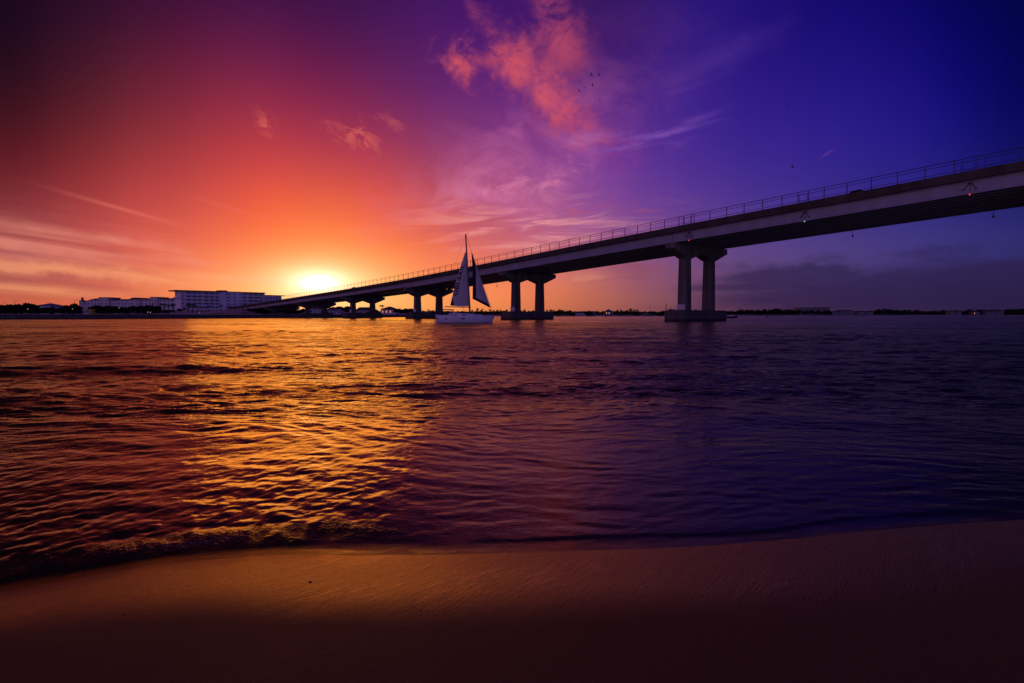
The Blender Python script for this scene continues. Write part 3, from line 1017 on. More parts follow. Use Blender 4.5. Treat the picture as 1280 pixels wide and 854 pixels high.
# channel lights on the outer girder, and the ones hanging under the far edge
for q, mt in ((-4.3, 'red_lamp'), (-28.4, 'green_lamp'), (-52.4, 'red_lamp')):
    zb = ztop(q) - 1.15 - gdepth(q)
    yf = S0 + 0.95
    mb = MB()
    mb.box(-q - 0.28, -q + 0.28, yf - 0.16, yf - 0.02, zb + 1.45, zb + 1.75)
    mb.tube([(-q - 0.2, yf - 0.1, zb + 1.5), (-q - 0.75, yf - 0.1, zb + 0.75)], 0.05)
    mb.tube([(-q + 0.2, yf - 0.1, zb + 1.5), (-q + 0.75, yf - 0.1, zb + 0.75)], 0.05)
    mb.box(-q - 0.85, -q - 0.65, yf - 0.2, yf - 0.02, zb + 0.6, zb + 0.8)
    mb.box(-q + 0.65, -q + 0.85, yf - 0.2, yf - 0.02, zb + 0.6, zb + 0.8)
    mb.tube([(-q, yf - 0.12, zb + 1.45), (-q, yf - 0.12, zb + 0.06)], 0.03)
    br = mb.build('light_bracket', [M['rail']], bridge)
    mb = MB()
    secs = []
    for z, r in ((-0.12, 0.02), (-0.08, 0.07), (0.0, 0.085), (0.07, 0.075), (0.11, 0.03)):
        secs.append([(-q + r * math.cos(a), yf - 0.12 + r * math.sin(a), zb - 0.08 + z) for a in [math.pi / 4 * k for k in range(8)]])
    mb.sweep(secs)
    o = mb.build('lamp', [M[mt]], br)
    o['label'] = ('red' if mt == 'red_lamp' else 'pale green') + ' channel light'
for q, ln in ((-29.2, 1.2), (-51.5, 1.15), (89.0, 1.5), (124.0, 2.2)):
    zb = ztop(q) - 1.15 - gdepth(q) + 0.3
    mb = MB()
    yy = S1 - 0.9
    mb.tube([(-q, yy, zb), (-q, yy, zb - ln)], 0.05)
    for z, r in ((0, 0.0),):
        secs = [[(-q + rr_ * math.cos(a), yy + rr_ * math.sin(a), zb - ln - 0.35 + zz) for a in [math.pi / 4 * k for k in range(8)]] for zz, rr_ in ((0.0, 0.05), (0.08, 0.2), (0.3, 0.2), (0.4, 0.06))]
        mb.sweep(secs)
    mb.build('hanging_lamp', [M['rail']], bridge)
# abutment where the grade reaches the shore
mb = MB()
mb.box(-388.5, -384.6, S0 - 0.5, S1 + 0.5, 1.0, ztop(384) - 0.9)
mb.build('abutment', [M['concrete']], bridge)


def bridge_point(t, s, z):
    c, n = math.cos(BR_RZ), math.sin(BR_RZ)
    return Vector((BR_O.x - t * c - s * n, BR_O.y - t * n + s * c, z))


# ------------------------------------------------------------------ cars up on the bridge
def make_car(label, t, s):
    slope = math.atan((ztop(t - 3) - ztop(t + 3)) / 6)
    root = empty('car', bridge_point(t, s, ztop(t) - 0.85), BR_RZ)
    root.rotation_euler[1] = -slope
    tag(root, label, 'car', 'cars crossing the bridge')
    mb = MB()
    prof = [(-2.2, 0.35), (-2.25, 0.75), (-2.1, 0.95), (-1.5, 1.02), (-0.85, 1.5), (0.55, 1.52), (1.25, 1.02), (2.05, 0.86), (2.25, 0.6), (2.2, 0.32)]
    secs = []
    for y, k in ((-0.88, 0.0), (-0.80, 0.06), (0.80, 0.06), (0.88, 0.0)):
        secs.append([(x * (1 if k else 0.985), y * (1 if z < 1.05 else 0.8), z + (0.0 if k else -0.02)) for x, z in prof])
    mb.sweep(secs)
    body = mb.build('body', [M['car_dark']], root)
    for sy in (-1, 1):
        mb = MB()
        mb.mesh([(-1.25, sy * 0.862, 1.06), (1.0, sy * 0.862, 1.06), (0.45, sy * 0.735, 1.44), (-0.75, sy * 0.735, 1.44),
                 (-1.25, sy * 0.84, 1.06), (1.0, sy * 0.84, 1.06), (0.45, sy * 0.71, 1.44), (-0.75, sy * 0.71, 1.44)],
                [(0, 1, 2, 3), (4, 7, 6, 5), (0, 4, 5, 1), (1, 5, 6, 2), (2, 6, 7, 3), (3, 7, 4, 0)])
        mb.build('window', [M['glass']], body)
        for x in (-1.4, 1.4):
            mb = MB()
            mb.sweep([[(x + 0.33 * math.cos(a), y, 0.33 + 0.33 * math.sin(a)) for a in [math.pi / 6 * k for k in range(12)]] for y in (sy * 0.68, sy * 0.90)])
            mb.build('wheel', [M['rubber']], root)
    return root


make_car('dark car on the high part of the bridge, its roof just above the parapet', to_bridge(1062), S0 + 2.35)
make_car('dark car low on the ramp of the bridge, in front of the sun glow', to_bridge(437), S0 + 2.6)

# ------------------------------------------------------------------ sailing boat
BY = 99.0
PX = BY / FPX                    # metres per photo pixel at the boat
boat = empty('sailboat', (xat(581.5, BY), BY, 0.0), R(2.5))
tag(boat, 'white sailboat under full sail with dark lettering up its mainsail, passing before the bridge', 'sailboat')
bx = lambda px: (px - 581.5) * PX
bz = lambda py: (403.9 - py) * PX
# hull: half-breadth and sheer by station
mb = MB()
secs = []
NS = 24
for i in range(NS + 1):
    f = i / NS
    x = bx(544.5) + (bx(618.6) - bx(544.5)) * f
    hb = 1.78 * (max(0.0, 1 - (max(f - 0.42, 0) / 0.58) ** 2.3)) * (0.80 + 0.20 * min(f / 0.35, 1)) + 0.02
    sheer = 1.02 + 0.12 * (1 - f) * 0.6 + 0.27 * f ** 1.5
    keel = -0.30 + 0.22 * f ** 4 - 0.0
    xr = x - (0.35 * (1 - (0)) if False else 0)
    sec = []
    for j in range(13):
        a = j / 12 * math.pi
        c, s_ = math.cos(a), math.sin(a)
        yy = hb * (abs(c) ** 0.55) * (1 if c > 0 else -1)
        zz = sheer + (keel - sheer) * (s_ ** 0.8)
        h = (sheer - zz) / (sheer - keel)
        xo = -0.55 * h * max(0, (f - 0.75) / 0.25) ** 1.5 + (0.62 * (1 - h)) * max(0, (0.08 - f) / 0.08)
        sec.append((x + xo, yy, zz))
    secs.append(sec)
mb.sweep(secs)
hull = mb.build('hull', [M['white_paint']], boat, smooth=False)
mb = MB()
mb.sweep([[(p[0] + (0.0), p[1] * 1.012, -0.06 + 0.17 * k) for p in [secs[i][0] for i in range(0, NS, 1)] + [secs[i][12] for i in range(NS - 1, -1, -1)]] for k in (0, 1)], caps=False)
mb.build('boot_stripe', [M['navy']], hull)
for px0, px1, pz in ((557.2, 560.2, 398.4), (576.5, 582.0, 398.0)):
    mb = MB()
    for sy in (-1,):
        xm = (bx(px0) + bx(px1)) / 2
        f = (xm - bx(544.5)) / (bx(618.6) - bx(544.5))
        hb = 1.78 * (max(0.0, 1 - (max(f - 0.42, 0) / 0.58) ** 2.3)) * (0.80 + 0.20 * min(f / 0.35, 1))
        mb.box(bx(px0), bx(px1), sy * hb - 0.02, sy * hb + 0.4, bz(pz) - 0.09, bz(pz) + 0.09)
    mb.build('hull_window', [M['glass']], hull)
# coachroof
mb = MB()
secs = []
for f in np.linspace(0, 1, 11):
    x = bx(561.5) + (bx(606) - bx(561.5)) * f
    hb = 1.22 * (1 - 0.75 * max(0, f - 0.45) ** 1.4 / 0.55 ** 1.4)
    top = 1.15 + 0.62 * (1 - f) ** 0.45 * min(1, 0.75 + f * 3) + 0.1
    base = 0.95
    secs.append([(x, -hb, base), (x, -hb * 0.93, top - 0.1), (x, -hb * 0.7, top), (x, hb * 0.7, top), (x, hb * 0.93, top - 0.1), (x, hb, base)])
mb.sweep(secs)
cabin = mb.build('cabin', [M['white_paint']], boat)
for px0, px1 in ((564.5, 566.2), (568.6, 570.6), (578.0, 583.0), (594.8, 596.6)):
    xm = bx((px0 + px1) / 2)
    f = (xm - bx(561.5)) / (bx(606) - bx(561.5))
    hb = 1.22 * (1 - 0.75 * max(0, f - 0.45) ** 1.4 / 0.55 ** 1.4)
    mb = MB()
    mb.box(bx(px0), bx(px1), -hb - 0.02, -hb + 0.2, 1.28 + 0.04, 1.48)
    mb.build('cabin_window', [M['glass']], cabin)
mb = MB()
mb.box(bx(603.5), bx(605.5), -0.3, 0.3, 1.22, 1.42)
mb.build('hatch', [M['glass']], cabin)
# cockpit coamings and stern seat
mb = MB()
mb.box(bx(547), bx(562), -1.25, -1.0, 0.95, 1.42)
mb.box(bx(547), bx(562), 1.0, 1.25, 0.95, 1.42)
mb.box(bx(545.4), bx(548.2), -0.995, 0.995, 0.95, 1.50)
mb.build('cockpit_coaming', [M['white_paint']], boat)
# mast (raked aft), boom
mtop = Vector((bx(582.6), 0, bz(295.0)))
mfoot = Vector((bx(587.6), 0, 1.6))
mb = MB()
mb.tube([mfoot, mfoot.lerp(mtop, 0.5), mtop], [0.15, 0.14, 0.11], 8)
for f in (0.45, 0.72):
    p = mfoot.lerp(mtop, f)
    mb.tube([p + Vector((0, -0.75 + 0.2 * f, 0)), p, p + Vector((0, 0.75 - 0.2 * f, 0))], 0.03)
mb.box(mtop.x - 0.12, mtop.x + 0.18, -0.05, 0.05, mtop.z, mtop.z + 0.12)
mb.tube([mtop + Vector((0.1, 0, 0.1)), mtop + Vector((0.45, 0, 0.30))], 0.02, 5)
mb.tube([mtop + Vector((0.0, 0, 0.1)), mtop + Vector((-0.02, 0, 0.45))], 0.015, 5)
mast = mb.build('mast', [M['mast']], boat)
mb = MB()
mb.tube([(bx(587.2), 0, bz(384.0)), (bx(556.5), -0.25, bz(383.4))], [0.10, 0.08], 6)
mb.tube([(bx(577.5), -0.08, bz(384.0)), (bx(582.5), 0, bz(390.0))], 0.03, 5)
boom = mb.build('boom', [M['mast']], boat)


def luff(py):
    f = (bz(py) - mfoot.z) / (mtop.z - mfoot.z)
    return mfoot.lerp(mtop, f)


def sail_sheet(corner_fn, nu, nv, belly, thick=0.012):
    """corner_fn(u, v) -> (x, z); belly pushes the cloth sideways."""
    mb = MB()
    P = [[None] * (nv + 1) for _ in range(nu + 1)]
    for i in range(nu + 1):
        for j in range(nv + 1):
            u, v = i / nu, j / nv
            x, z = corner_fn(u, v)
            y = belly * math.sin(math.pi * min(u * 1.0, 1)) * (0.35 + 0.65 * math.sin(math.pi * min(v * 0.8 + 0.1, 1))) * (1 - v * 0.3)
            P[i][j] = (x, y, z)
    return P


def sheet_mesh(P, thick):
    mb = MB()
    nu, nv = len(P) - 1, len(P[0]) - 1
    for i in range(nu):
        for j in range(nv):
            q = [P[i][j], P[i + 1][j], P[i + 1][j + 1], P[i][j + 1]]
            mb.poly(q)
            mb.poly([(p[0], p[1] + thick, p[2]) for p in q[::-1]])
    return mb


# mainsail: u from luff to leech, v from foot to head
clew = (bx(563.2), bz(381.8))
tack = luff(382.6)
head = luff(316.0)


def main_xz(u, v):
    lx, lz = tack.x + (head.x - tack.x) * v - 0.13, tack.z + (head.z - tack.z) * v
    ex, ez = clew[0] + (head.x - 0.25 - clew[0]) * v, clew[1] + (head.z - clew[1]) * v
    roach = 0.16 * math.sin(math.pi * v)
    return lx + (ex - roach - lx) * u, lz + (ez - lz) * u - 0.10 * math.sin(math.pi * u) * (1 - v)


MY = lambda u, v: -0.05 - 0.42 * math.sin(math.pi * min(u, 1)) * (0.5 + 0.5 * math.sin(math.pi * min(v * 0.9 + 0.05, 1))) * (1 - 0.5 * v) - 0.22 * u * (1 - v)
P = [[(lambda xz: (xz[0], MY(i / 14, j / 26), xz[1]))(main_xz(i / 14, j / 26)) for j in range(27)] for i in range(15)]
main = sheet_mesh(P, 0.012).build('mainsail', [M['sail']], boat, smooth=False)
# dark clew patch, laid on the cloth
mb = MB()
for a in range(5):
    v0, v1 = a * 0.034, (a + 1) * 0.034
    u0, u1 = 1 - 0.21 * (1 - a / 5) , 1 - 0.21 * (1 - (a + 1) / 5)
    q = []
    for (u, v) in ((u0, v0), (1.0, v0), (1.0, v1), (u1, v1)):
        x, z = main_xz(u, v)
        q.append((x, MY(u, v) - 0.022, z))
    mb.poly(q)
    mb.poly([(p[0], p[1] + 0.008, p[2]) for p in q[::-1]])
mb.build('clew_patch', [M['navy']], main)
# seams / battens are thin strips of the same cloth
# lettering runs up the leech, one mesh wrapped on the sail
font = bpy.data.curves.new('sail_lettering', 'FONT')
font.body = 'OBI-SAIL'
font.size = 1.0
font.offset = 0.028
font.space_character = 1.08
tmp = bpy.data.objects.new('sail_lettering', font)
C.objects.link(tmp)
bpy.context.view_layer.update()
me = bpy.data.meshes.new_from_object(tmp.evaluated_get(bpy.context.evaluated_depsgraph_get()))
bpy.data.objects.remove(tmp)
_bm = __import__('bmesh').new()
_bm.from_mesh(me)
import bmesh as _bmesh
_bmesh.ops.triangulate(_bm, faces=_bm.faces[:])
for _ in range(3):
    _bmesh.ops.subdivide_edges(_bm, edges=[e for e in _bm.edges if e.calc_length() > 0.13], cuts=1, use_grid_fill=False)
    _bmesh.ops.triangulate(_bm, faces=_bm.faces[:])
_bm.to_mesh(me)
_bm.free()
tx = [v.co.x for v in me.vertices]
ty = [v.co.y for v in me.vertices]
x0, x1, y1 = min(tx), max(tx), max(ty)
va, vb = 0.19, 0.77
for v in me.vertices:
    f = (v.co.x - x0) / (x1 - x0)
    vv = va + (vb - va) * f
    # letter height measured in metres across the sail from the leech
    H = 0.78 - 0.24 * f
    hgt = H * v.co.y / y1
    xl, zl = main_xz(0.0, vv)
    xe, ze = main_xz(1.0, vv)
    w = xe - xl
    u = 1.0 - (0.05 + H - hgt) / abs(w)
    u = min(max(u, 0.02), 0.99)
    x, z = main_xz(u, vv)
    v.co = (x, MY(u, vv) - 0.05, z)
me.materials.clear()
me.materials.append(M['letter'])
lt = bpy.data.objects.new('lettering', me)
C.objects.link(lt)
lt.parent = main
# genoa
gh, gt, gc = (bx(589.6), bz(315.0)), (bx(613.6), bz(385.2)), (bx(590.9), bz(373.6))


def jib_xz(u, v):
    lx, lz = gt[0] + (gh[0] - gt[0]) * v, gt[1] + (gh[1] - gt[1]) * v
    ex, ez = gc[0] + (gh[0] - gc[0]) * v, gc[1] + (gh[1] - gc[1]) * v
    ex += 0.10 * math.sin(math.pi * v)
    return lx + (ex - lx) * u, lz + (ez - lz) * u


JY = lambda u, v: -0.02 - 0.75 * math.sin(math.pi * min(u * 0.75, 1)) * (1 - v) ** 0.7 - 0.25 * u * (1 - v)
NU, NV = 12, 24
P = [[(lambda xz: (xz[0], JY(i / NU, j / NV), xz[1]))(jib_xz(i / NU, j / NV)) for j in range(NV + 1)] for i in range(NU + 1)]
jib = sheet_mesh(P, 0.012).build('headsail', [M['sail']], boat)
mb = MB()
for j in range(NV):
    v0, v1 = j / NV, (j + 1) / NV
    def strip(v):
        w = max(abs(jib_xz(0, v)[0] - jib_xz(1, v)[0]), 0.05)
        return max(1 - 0.58 / w, 0.0)
    for k in range(4):
        e0, e1 = k / 4, (k + 1) / 4
        ua, ub = strip(v0) + (1 - strip(v0)) * e0, strip(v0) + (1 - strip(v0)) * e1
        uc, ud = strip(v1) + (1 - strip(v1)) * e1, strip(v1) + (1 - strip(v1)) * e0
        q = [(jib_xz(u, v)[0], JY(u, v) - 0.045, jib_xz(u, v)[1]) for u, v in ((ua, v0), (ub, v0), (uc, v1), (ud, v1))]
        mb.poly(q)
for i in range(NU):
    u0, u1 = i / NU, (i + 1) / NU
    q = [(jib_xz(u, v)[0], JY(u, v) - 0.049, jib_xz(u, v)[1]) for u, v in ((u0, 0), (u1, 0), (u1, 0.06), (u0, 0.06))]
    mb.poly(q)
mb.build('sun_strip', [M['navy']], jib)
# standing rigging
mb = MB()
bow = Vector((bx(617.8), 0, 1.35))
stern = Vector((bx(546.5), 0, 1.2))
mb.tube([mtop + Vector((0.05, 0, -0.05)), bow], 0.022, 5)
mb.tube([mtop + Vector((-0.05, 0, 0.0)), stern], 0.014, 5)
for sy in (-1, 1):
    p1, p2 = mfoot.lerp(mtop, 0.45) + Vector((0, sy * 0.66, 0)), mfoot.lerp(mtop, 0.72) + Vector((0, sy * 0.6, 0))
    mb.tube([mtop, p2, p1, (bx(586.5), sy * 1.65, 1.15)], 0.011, 4)
mb.tube([luff(345.0) + Vector((-0.1, 0, 0)), (bx(556.8), -0.2, bz(383.2))], 0.008, 4)
mb.build('rigging', [M['wire']], boat)
# guard rails
mb = MB()
for sy in (-1, 1):
    pts = []
    for f in (0.03, 0.2, 0.36, 0.52, 0.66, 0.8, 0.91, 0.985):
        x = bx(544.5) + (bx(618.6) - bx(544.5)) * f
        hb = 1.70 * (max(0.0, 1 - (max(f - 0.42, 0) / 0.58) ** 2.3)) * (0.80 + 0.20 * min(f / 0.35, 1))
        z = 1.02 + 0.07 * (1 - f) + 0.27 * f ** 1.5
        pts.append(Vector((x, sy * hb, z + 0.55)))
        mb.tube([(x, sy * hb, z), (x, sy * hb, z + 0.55)], 0.012, 4)
    mb.tube(pts, 0.010, 4)
mb.build('guard_rail', [M['wire']], boat)
# bimini over the cockpit
mb = MB()
secs = []
for y in (-1.15, -0.7, 0, 0.7, 1.15):
    z = bz(386.6) - 0.10 * (abs(y) / 1.15) ** 2
    secs.append([(bx(550.5), y, z - 0.05), (bx(552), y, z), (bx(563), y, z + 0.02), (bx(567.8), y, z - 0.06), (bx(567.8), y, z - 0.10), (bx(563), y, z - 0.04), (bx(552), y, z - 0.05), (bx(550.5), y, z - 0.09)])
mb.sweep(secs)
bim = mb.build('bimini', [M['navy']], boat)
mb = MB()
for y in (-1.12, 1.12):
    mb.tube([(bx(558), y, 1.4), (bx(551.5), y, bz(387.3))], 0.025, 5)
    mb.tube([(bx(558), y, 1.4), (bx(565.5), y, bz(387.3))], 0.025, 5)
    mb.tube([(bx(546.5), y, 1.3), (bx(546.5), y, 2.0), (bx(549.5), y, 2.0), (bx(549.5), y, 1.3)], 0.02, 5)
mb.build('bimini_frame', [M['wire']], bim)
mb = MB()
wc = Vector((bx(552.5), 0, 1.75))
mb.tube([wc + Vector((0, 0.42 * math.cos(a), 0.42 * math.sin(a))) for a in [math.pi / 8 * k for k in range(17)]], 0.025, 5)
mb.tube([(bx(553.2), 0, 1.0), (bx(553.0), 0, 1.75)], [0.12, 0.09], 6)
mb.build('steering_wheel', [M['wire']], boat)
boat.rotation_euler[0] = R(0.8)


# the helmsman: one skin, grown from a skeleton, sitting behind the wheel
def make_person(name, label, joints, bones, loc, rz, cloth, skin, head_at):
    me = bpy.data.meshes.new(name)
    me.from_pydata([j[:3] for j in joints], bones, [])
    o = bpy.data.objects.new(name, me)
    C.objects.link(o)
    md = o.modifiers.new('skin', 'SKIN')
    sk = me.skin_vertices[0] if me.skin_vertices else None
    if sk is None:
        bm_ = __import__('bmesh').new()
        bm_.from_mesh(me)
        bm_.verts.layers.skin.verify()
        bm_.to_mesh(me)
        bm_.free()
        sk = me.skin_vertices[0]
    for i, j in enumerate(joints):
        sk.data[i].radius = (j[3], j[3])
    sk.data[0].use_root = True
    sb = o.modifiers.new('smooth', 'SUBSURF')
    sb.levels = sb.render_levels = 2
    bpy.context.view_layer.update()
    out = bpy.data.meshes.new_from_object(o.evaluated_get(bpy.context.evaluated_depsgraph_get()))
    bpy.data.objects.remove(o)
    out.materials.clear()
    out.materials.append(cloth)
    out.materials.append(skin)
    for f in out.polygons:
        f.material_index = 1 if f.center.z > head_at or f.center.x > 0.36 and f.center.z > 0.42 else 0
        f.use_smooth = True
    p_ = bpy.data.objects.new(name, out)
    C.objects.link(p_)
    p_.location = loc
    p_.rotation_euler[2] = rz
    tag(p_, label, 'person')
    return p_


J = [(0, 0, 0.10, 0.15), (-0.02, 0, 0.32, 0.15), (0.0, 0, 0.52, 0.15), (0.01, 0, 0.60, 0.06), (0.03, 0, 0.70, 0.085), (0.04, 0, 0.80, 0.085),
     (0.0, 0.19, 0.52, 0.065), (0.14, 0.24, 0.33, 0.045), (0.38, 0.17, 0.42, 0.03), (0.45, 0.16, 0.45, 0.028),
     (0.0, -0.19, 0.52, 0.065), (0.14, -0.24, 0.33, 0.045), (0.38, -0.17, 0.42, 0.03), (0.45, -0.16, 0.45, 0.028),
     (0.05, 0.10, 0.08, 0.09), (0.44, 0.12, 0.10, 0.07), (0.46, 0.12, -0.34, 0.05), (0.58, 0.12, -0.38, 0.04),
     (0.05, -0.10, 0.08, 0.09), (0.44, -0.12, 0.10, 0.07), (0.46, -0.12, -0.34, 0.05), (0.58, -0.12, -0.38, 0.04)]
E_ = [(0, 1), (1, 2), (2, 3), (3, 4), (4, 5), (2, 6), (6, 7), (7, 8), (8, 9), (2, 10), (10, 11), (11, 12), (12, 13), (0, 14), (14, 15), (15, 16), (16, 17), (0, 18), (18, 19), (19, 20), (20, 21)]
hx = boat.location + Vector((math.cos(R(2.5)) * bx(546.8), math.sin(R(2.5)) * bx(546.8), 1.55))
make_person('person', 'person in dark clothing sitting at the wheel in the stern of the sailboat', J, E_, hx, R(2.5), M['cloth_dark'], M['skin'], 0.61)



# ------------------------------------------------------------------ far land
SHORE_PX = [(-420, 178), (-200, 184), (0, 190), (100, 204), (215, 228), (330, 262), (428, 292)]
LSX = np.array([xat(p, y) for p, y in SHORE_PX])
LSY = np.array([y for p, y in SHORE_PX], dtype=float)


def left_shore_y(x):
    return np.interp(x, LSX, LSY)


def right_bank_x(y):           # the point where the sea wall turns away from us
    return np.interp(y, [285, 300, 430, 700, 1200], [-86, -84, -79, -100, -260])


def left_land_z(x, y):
    d = y - left_shore_y(x)
    w = sstep(x / y, -0.64, -0.59) * (1 - sstep(x / y, -0.475, -0.43))
    z = -0.6 + 2.1 * sstep(d, -0.5, 0.6) + 0.25 * sstep(d, 2, 50) + 3.6 * (sstep(d, 70, 250) * w + sstep(d, 230, 340) * (1 - w)) + 0.5 * sstep(d, 250, 600)
    z = z + (vnoise(x * 0.05 + 2, y * 0.03, 61) - 0.5) * 1.2 * sstep(d, 60, 130) * w
    e = right_bank_x(y) - x
    return -0.8 + (z + 0.8) * sstep(e, 0.0, 9.0)


def land_material():
    m = bpy.data.materials.new('beach_and_scrub')
    m.use_nodes = True
    g = G(m.node_tree)
    b = m.node_tree.nodes['Principled BSDF']
    pos = g.n('ShaderNodeNewGeometry').outputs['Position']
    n = g.noise(g.v('MULTIPLY', pos, (0.035, 0.02, 0.0)), 1.0, 5, 0.6, 0.5)
    f = g.noise(pos, 0.7, 4, 0.6)
    sand = g.mix(f, (0.42, 0.38, 0.34), (0.56, 0.51, 0.46))
    scrub = g.mix(f, (0.045, 0.055, 0.025), (0.09, 0.085, 0.045))
    g.put(b.inputs['Base Color'], g.mix(g.step(n, 0.57, 0.66), sand, scrub))
    b.inputs['Roughness'].default_value = 0.95
    b.inputs['Specular IOR Level'].default_value = 0.1
    return m


LAND = land_material()
xs = np.concatenate([np.linspace(-420, -215, 30), np.linspace(-212, -70, 110)])
ys = np.concatenate([np.linspace(150, 300, 240), np.linspace(303, 700, 100), np.linspace(710, 1100, 20)])
X, Y = np.meshgrid(xs, ys)
o = grid_object('far_beach', X, Y, left_land_z(X, Y), LAND)
tag(o, kind='structure')

FSX = [(380, 690), (430, 640), (560, 620), (700, 650), (830, 760), (1000, 900), (1130, 960), (1280, 1000), (1500, 1080), (1800, 1200)]
FX = np.array([xat(p, y) for p, y in FSX])
FY = np.array([y for p, y in FSX], dtype=float)


def far_shore_y(x):
    return np.interp(x, FX, FY)


def far_land_z(x, y):
    d = y - far_shore_y(x)
    return -0.8 + 1.7 * sstep(d, -3, 14) + 1.1 * sstep(d, 14, 80) + (vnoise(x * 0.02, y * 0.02, 62) - 0.5) * 0.5 * sstep(d, 10, 60)


xs = np.linspace(-320, 1800, 240)
ds = np.concatenate([np.linspace(-12, 30, 16), np.linspace(40, 900, 20)])
X, D = np.meshgrid(xs, ds)
Y = far_shore_y(X) + D
o = grid_object('far_shore', X, Y, far_land_z(X, Y), LAND)
tag(o, kind='structure')

# sea wall along the beach across the pass
mb = MB()
line = []
for px, y in [(p, y) for p, y in SHORE_PX]:
    line.append((xat(px, y), y))
# denser
pts = []
for (x0, y0), (x1, y1) in zip(line[:-1], line[1:]):
    n = max(int(math.hypot(x1 - x0, y1 - y0) / 12), 1)
    pts += [(x0 + (x1 - x0) * k / n, y0 + (y1 - y0) * k / n) for k in range(n)]
pts.append(line[-1])
pts += [(-84.5, 296.0), (-81.0, 330), (-77.5, 420)]
secs = []
for i, (x, y) in enumerate(pts):
    a = Vector(pts[min(i + 1, len(pts) - 1)]) - Vector(pts[max(i - 1, 0)])
    n = Vector((a.y, -a.x)).normalized()
    zt = 1.62 + 0.05 * math.sin(i * 0.9)
    secs.append([(x + n.x * q, y + n.y * q, z) for q, z in ((0.9, -1.5), (0.9, 0.25), (0.55, 0.3), (0.55, zt - 0.2), (0.75, zt - 0.18), (0.75, zt), (-0.3, zt), (-0.3, -1.5))])
mb.sweep(secs)
mb.mi = [1 if (sum(mb.v[i][2] for i in f) / len(f)) < 0.29 else 0 for f in mb.f]
o = mb.build('sea_wall', [M['wet_concrete'], M['bark']])
tag(o, 'long low concrete sea wall at the water edge below the condominium', 'sea wall')


# ------------------------------------------------------------------ trees
def leaf_cloud(mb, blobs, n, size, rng, m=0, flat=0.0):
    """Small bent leaf sprays spread through overlapping clumps."""
    wts = np.array([b[3] * b[4] * b[5] for b in blobs])
    wts = wts / wts.sum()
    for k in rng.choice(len(blobs), n, p=wts):
        cx, cy, cz, rx, ry, rz = blobs[k]
        while True:
            p = rng.uniform(-1, 1, 3)
            q = np.linalg.norm(p)
            if 0.35 < q < 1 and rng.rand() < q:
                break
        c = Vector((cx + p[0] * rx, cy + p[1] * ry, cz + p[2] * rz))
        s = size * rng.uniform(0.6, 1.4)
        u = Vector(rng.normal(0, 1, 3)).normalized()
        w = u.orthogonal().normalized()
        if flat:
            u.z *= 1 - flat
            w.z *= 1 - flat
        mb.poly([c - u * s, c + w * s * 0.45 + Vector((0, 0, s * 0.1)), c + u * s, c - w * s * 0.45], m)


def broad_crown(rng, h, w, n, size):
    blobs = []
    for k in range(9):
        a = rng.uniform(0, 6.28)
        q = rng.uniform(0.1, 0.62) * w
        blobs.append((q * math.cos(a), q * math.sin(a), h * rng.uniform(0.45, 0.86), w * rng.uniform(0.28, 0.5), w * rng.uniform(0.28, 0.5), h * rng.uniform(0.10, 0.20)))
    mb = MB()
    leaf_cloud(mb, blobs, n, size, rng)
    return mb, blobs


def trunk_mesh(rng, h, r, blobs, fork=0.45):
    mb = MB()
    top = Vector((rng.uniform(-0.05, 0.05) * h, rng.uniform(-0.05, 0.05) * h, h * fork))
    mb.tube([(0, 0, -0.5), (0.03 * h, 0, h * 0.2), top], [r, r * 0.8, r * 0.6], 6)
    for b in blobs[:6]:
        e = Vector(b[:3])
        mb.tube([top, top.lerp(e, 0.5) + Vector((0, 0, 0.05 * h)), e], [r * 0.5, r * 0.35, r * 0.12], 5)
    return mb


def make_broadleaf(name, seed, label, group, n=760, size=0.10):
    rng = np.random.RandomState(seed)
    root = empty(name)
    tag(root, label, 'tree', group)
    mb, blobs = broad_crown(rng, 1.0, rng.uniform(0.55, 0.75), n, size)
    mb.build('crown', [M['leaf']], root)
    trunk_mesh(rng, 1.0, 0.035, blobs).build('trunk', [M['bark']], root)
    return root


def palm_crown(rng, L, n=30):
    mb = MB()
    for k in range(n):
        a = k / n * 6.283 + rng.uniform(-0.25, 0.25)
        lift = rng.uniform(-0.5, 1.15)
        l = L * rng.uniform(0.75, 1.1)
        pts = []
        for i in range(7):
            f = i / 6
            r = l * (math.sin(f * 1.25) / math.sin(1.25)) * math.cos(lift * 0.55)
            z = l * (math.sin(lift) * f * 0.75 - 0.62 * f * f)
            pts.append(Vector((r * math.cos(a), r * math.sin(a), z)))
        side = Vector((-math.sin(a), math.cos(a), 0))
        for i in range(6):
            wd = 0.20 * L * math.sin(math.pi * (0.12 + 0.86 * (i + 0.5) / 6))
            p, q = pts[i], pts[i + 1]
            for sg in (-1, 1):
                for e in (0.0, 0.5):
                    c0, c1 = p.lerp(q, e), p.lerp(q, e + 0.38)
                    tip = c1.lerp(q, 0.4) + side * sg * wd + Vector((0, 0, -0.45 * wd))
                    mb.poly([c0, c1, tip])
    return mb


def make_palm(seed, label, group, L=0.33, bend=0.05):
    """Unit-height palm."""
    rng = np.random.RandomState(seed)
    root = empty('palm_tree')
    tag(root, label, 'palm tree', group)
    a = rng.uniform(0, 6.28)
    bx_, by_ = bend * math.cos(a), bend * math.sin(a)
    zt = 1 - L * 0.55
    mb = MB()
    mb.tube([(0, 0, -0.06), (bx_ * 0.1, by_ * 0.1, zt * 0.33), (bx_ * 0.5, by_ * 0.5, zt * 0.7), (bx_, by_, zt)], [0.046, 0.034, 0.030, 0.034], 7)
    mb.build('trunk', [M['bark']], root)
    c = palm_crown(rng, L).build('crown', [M['palm']], root)
    c.location = (bx_, by_, zt)
    return root


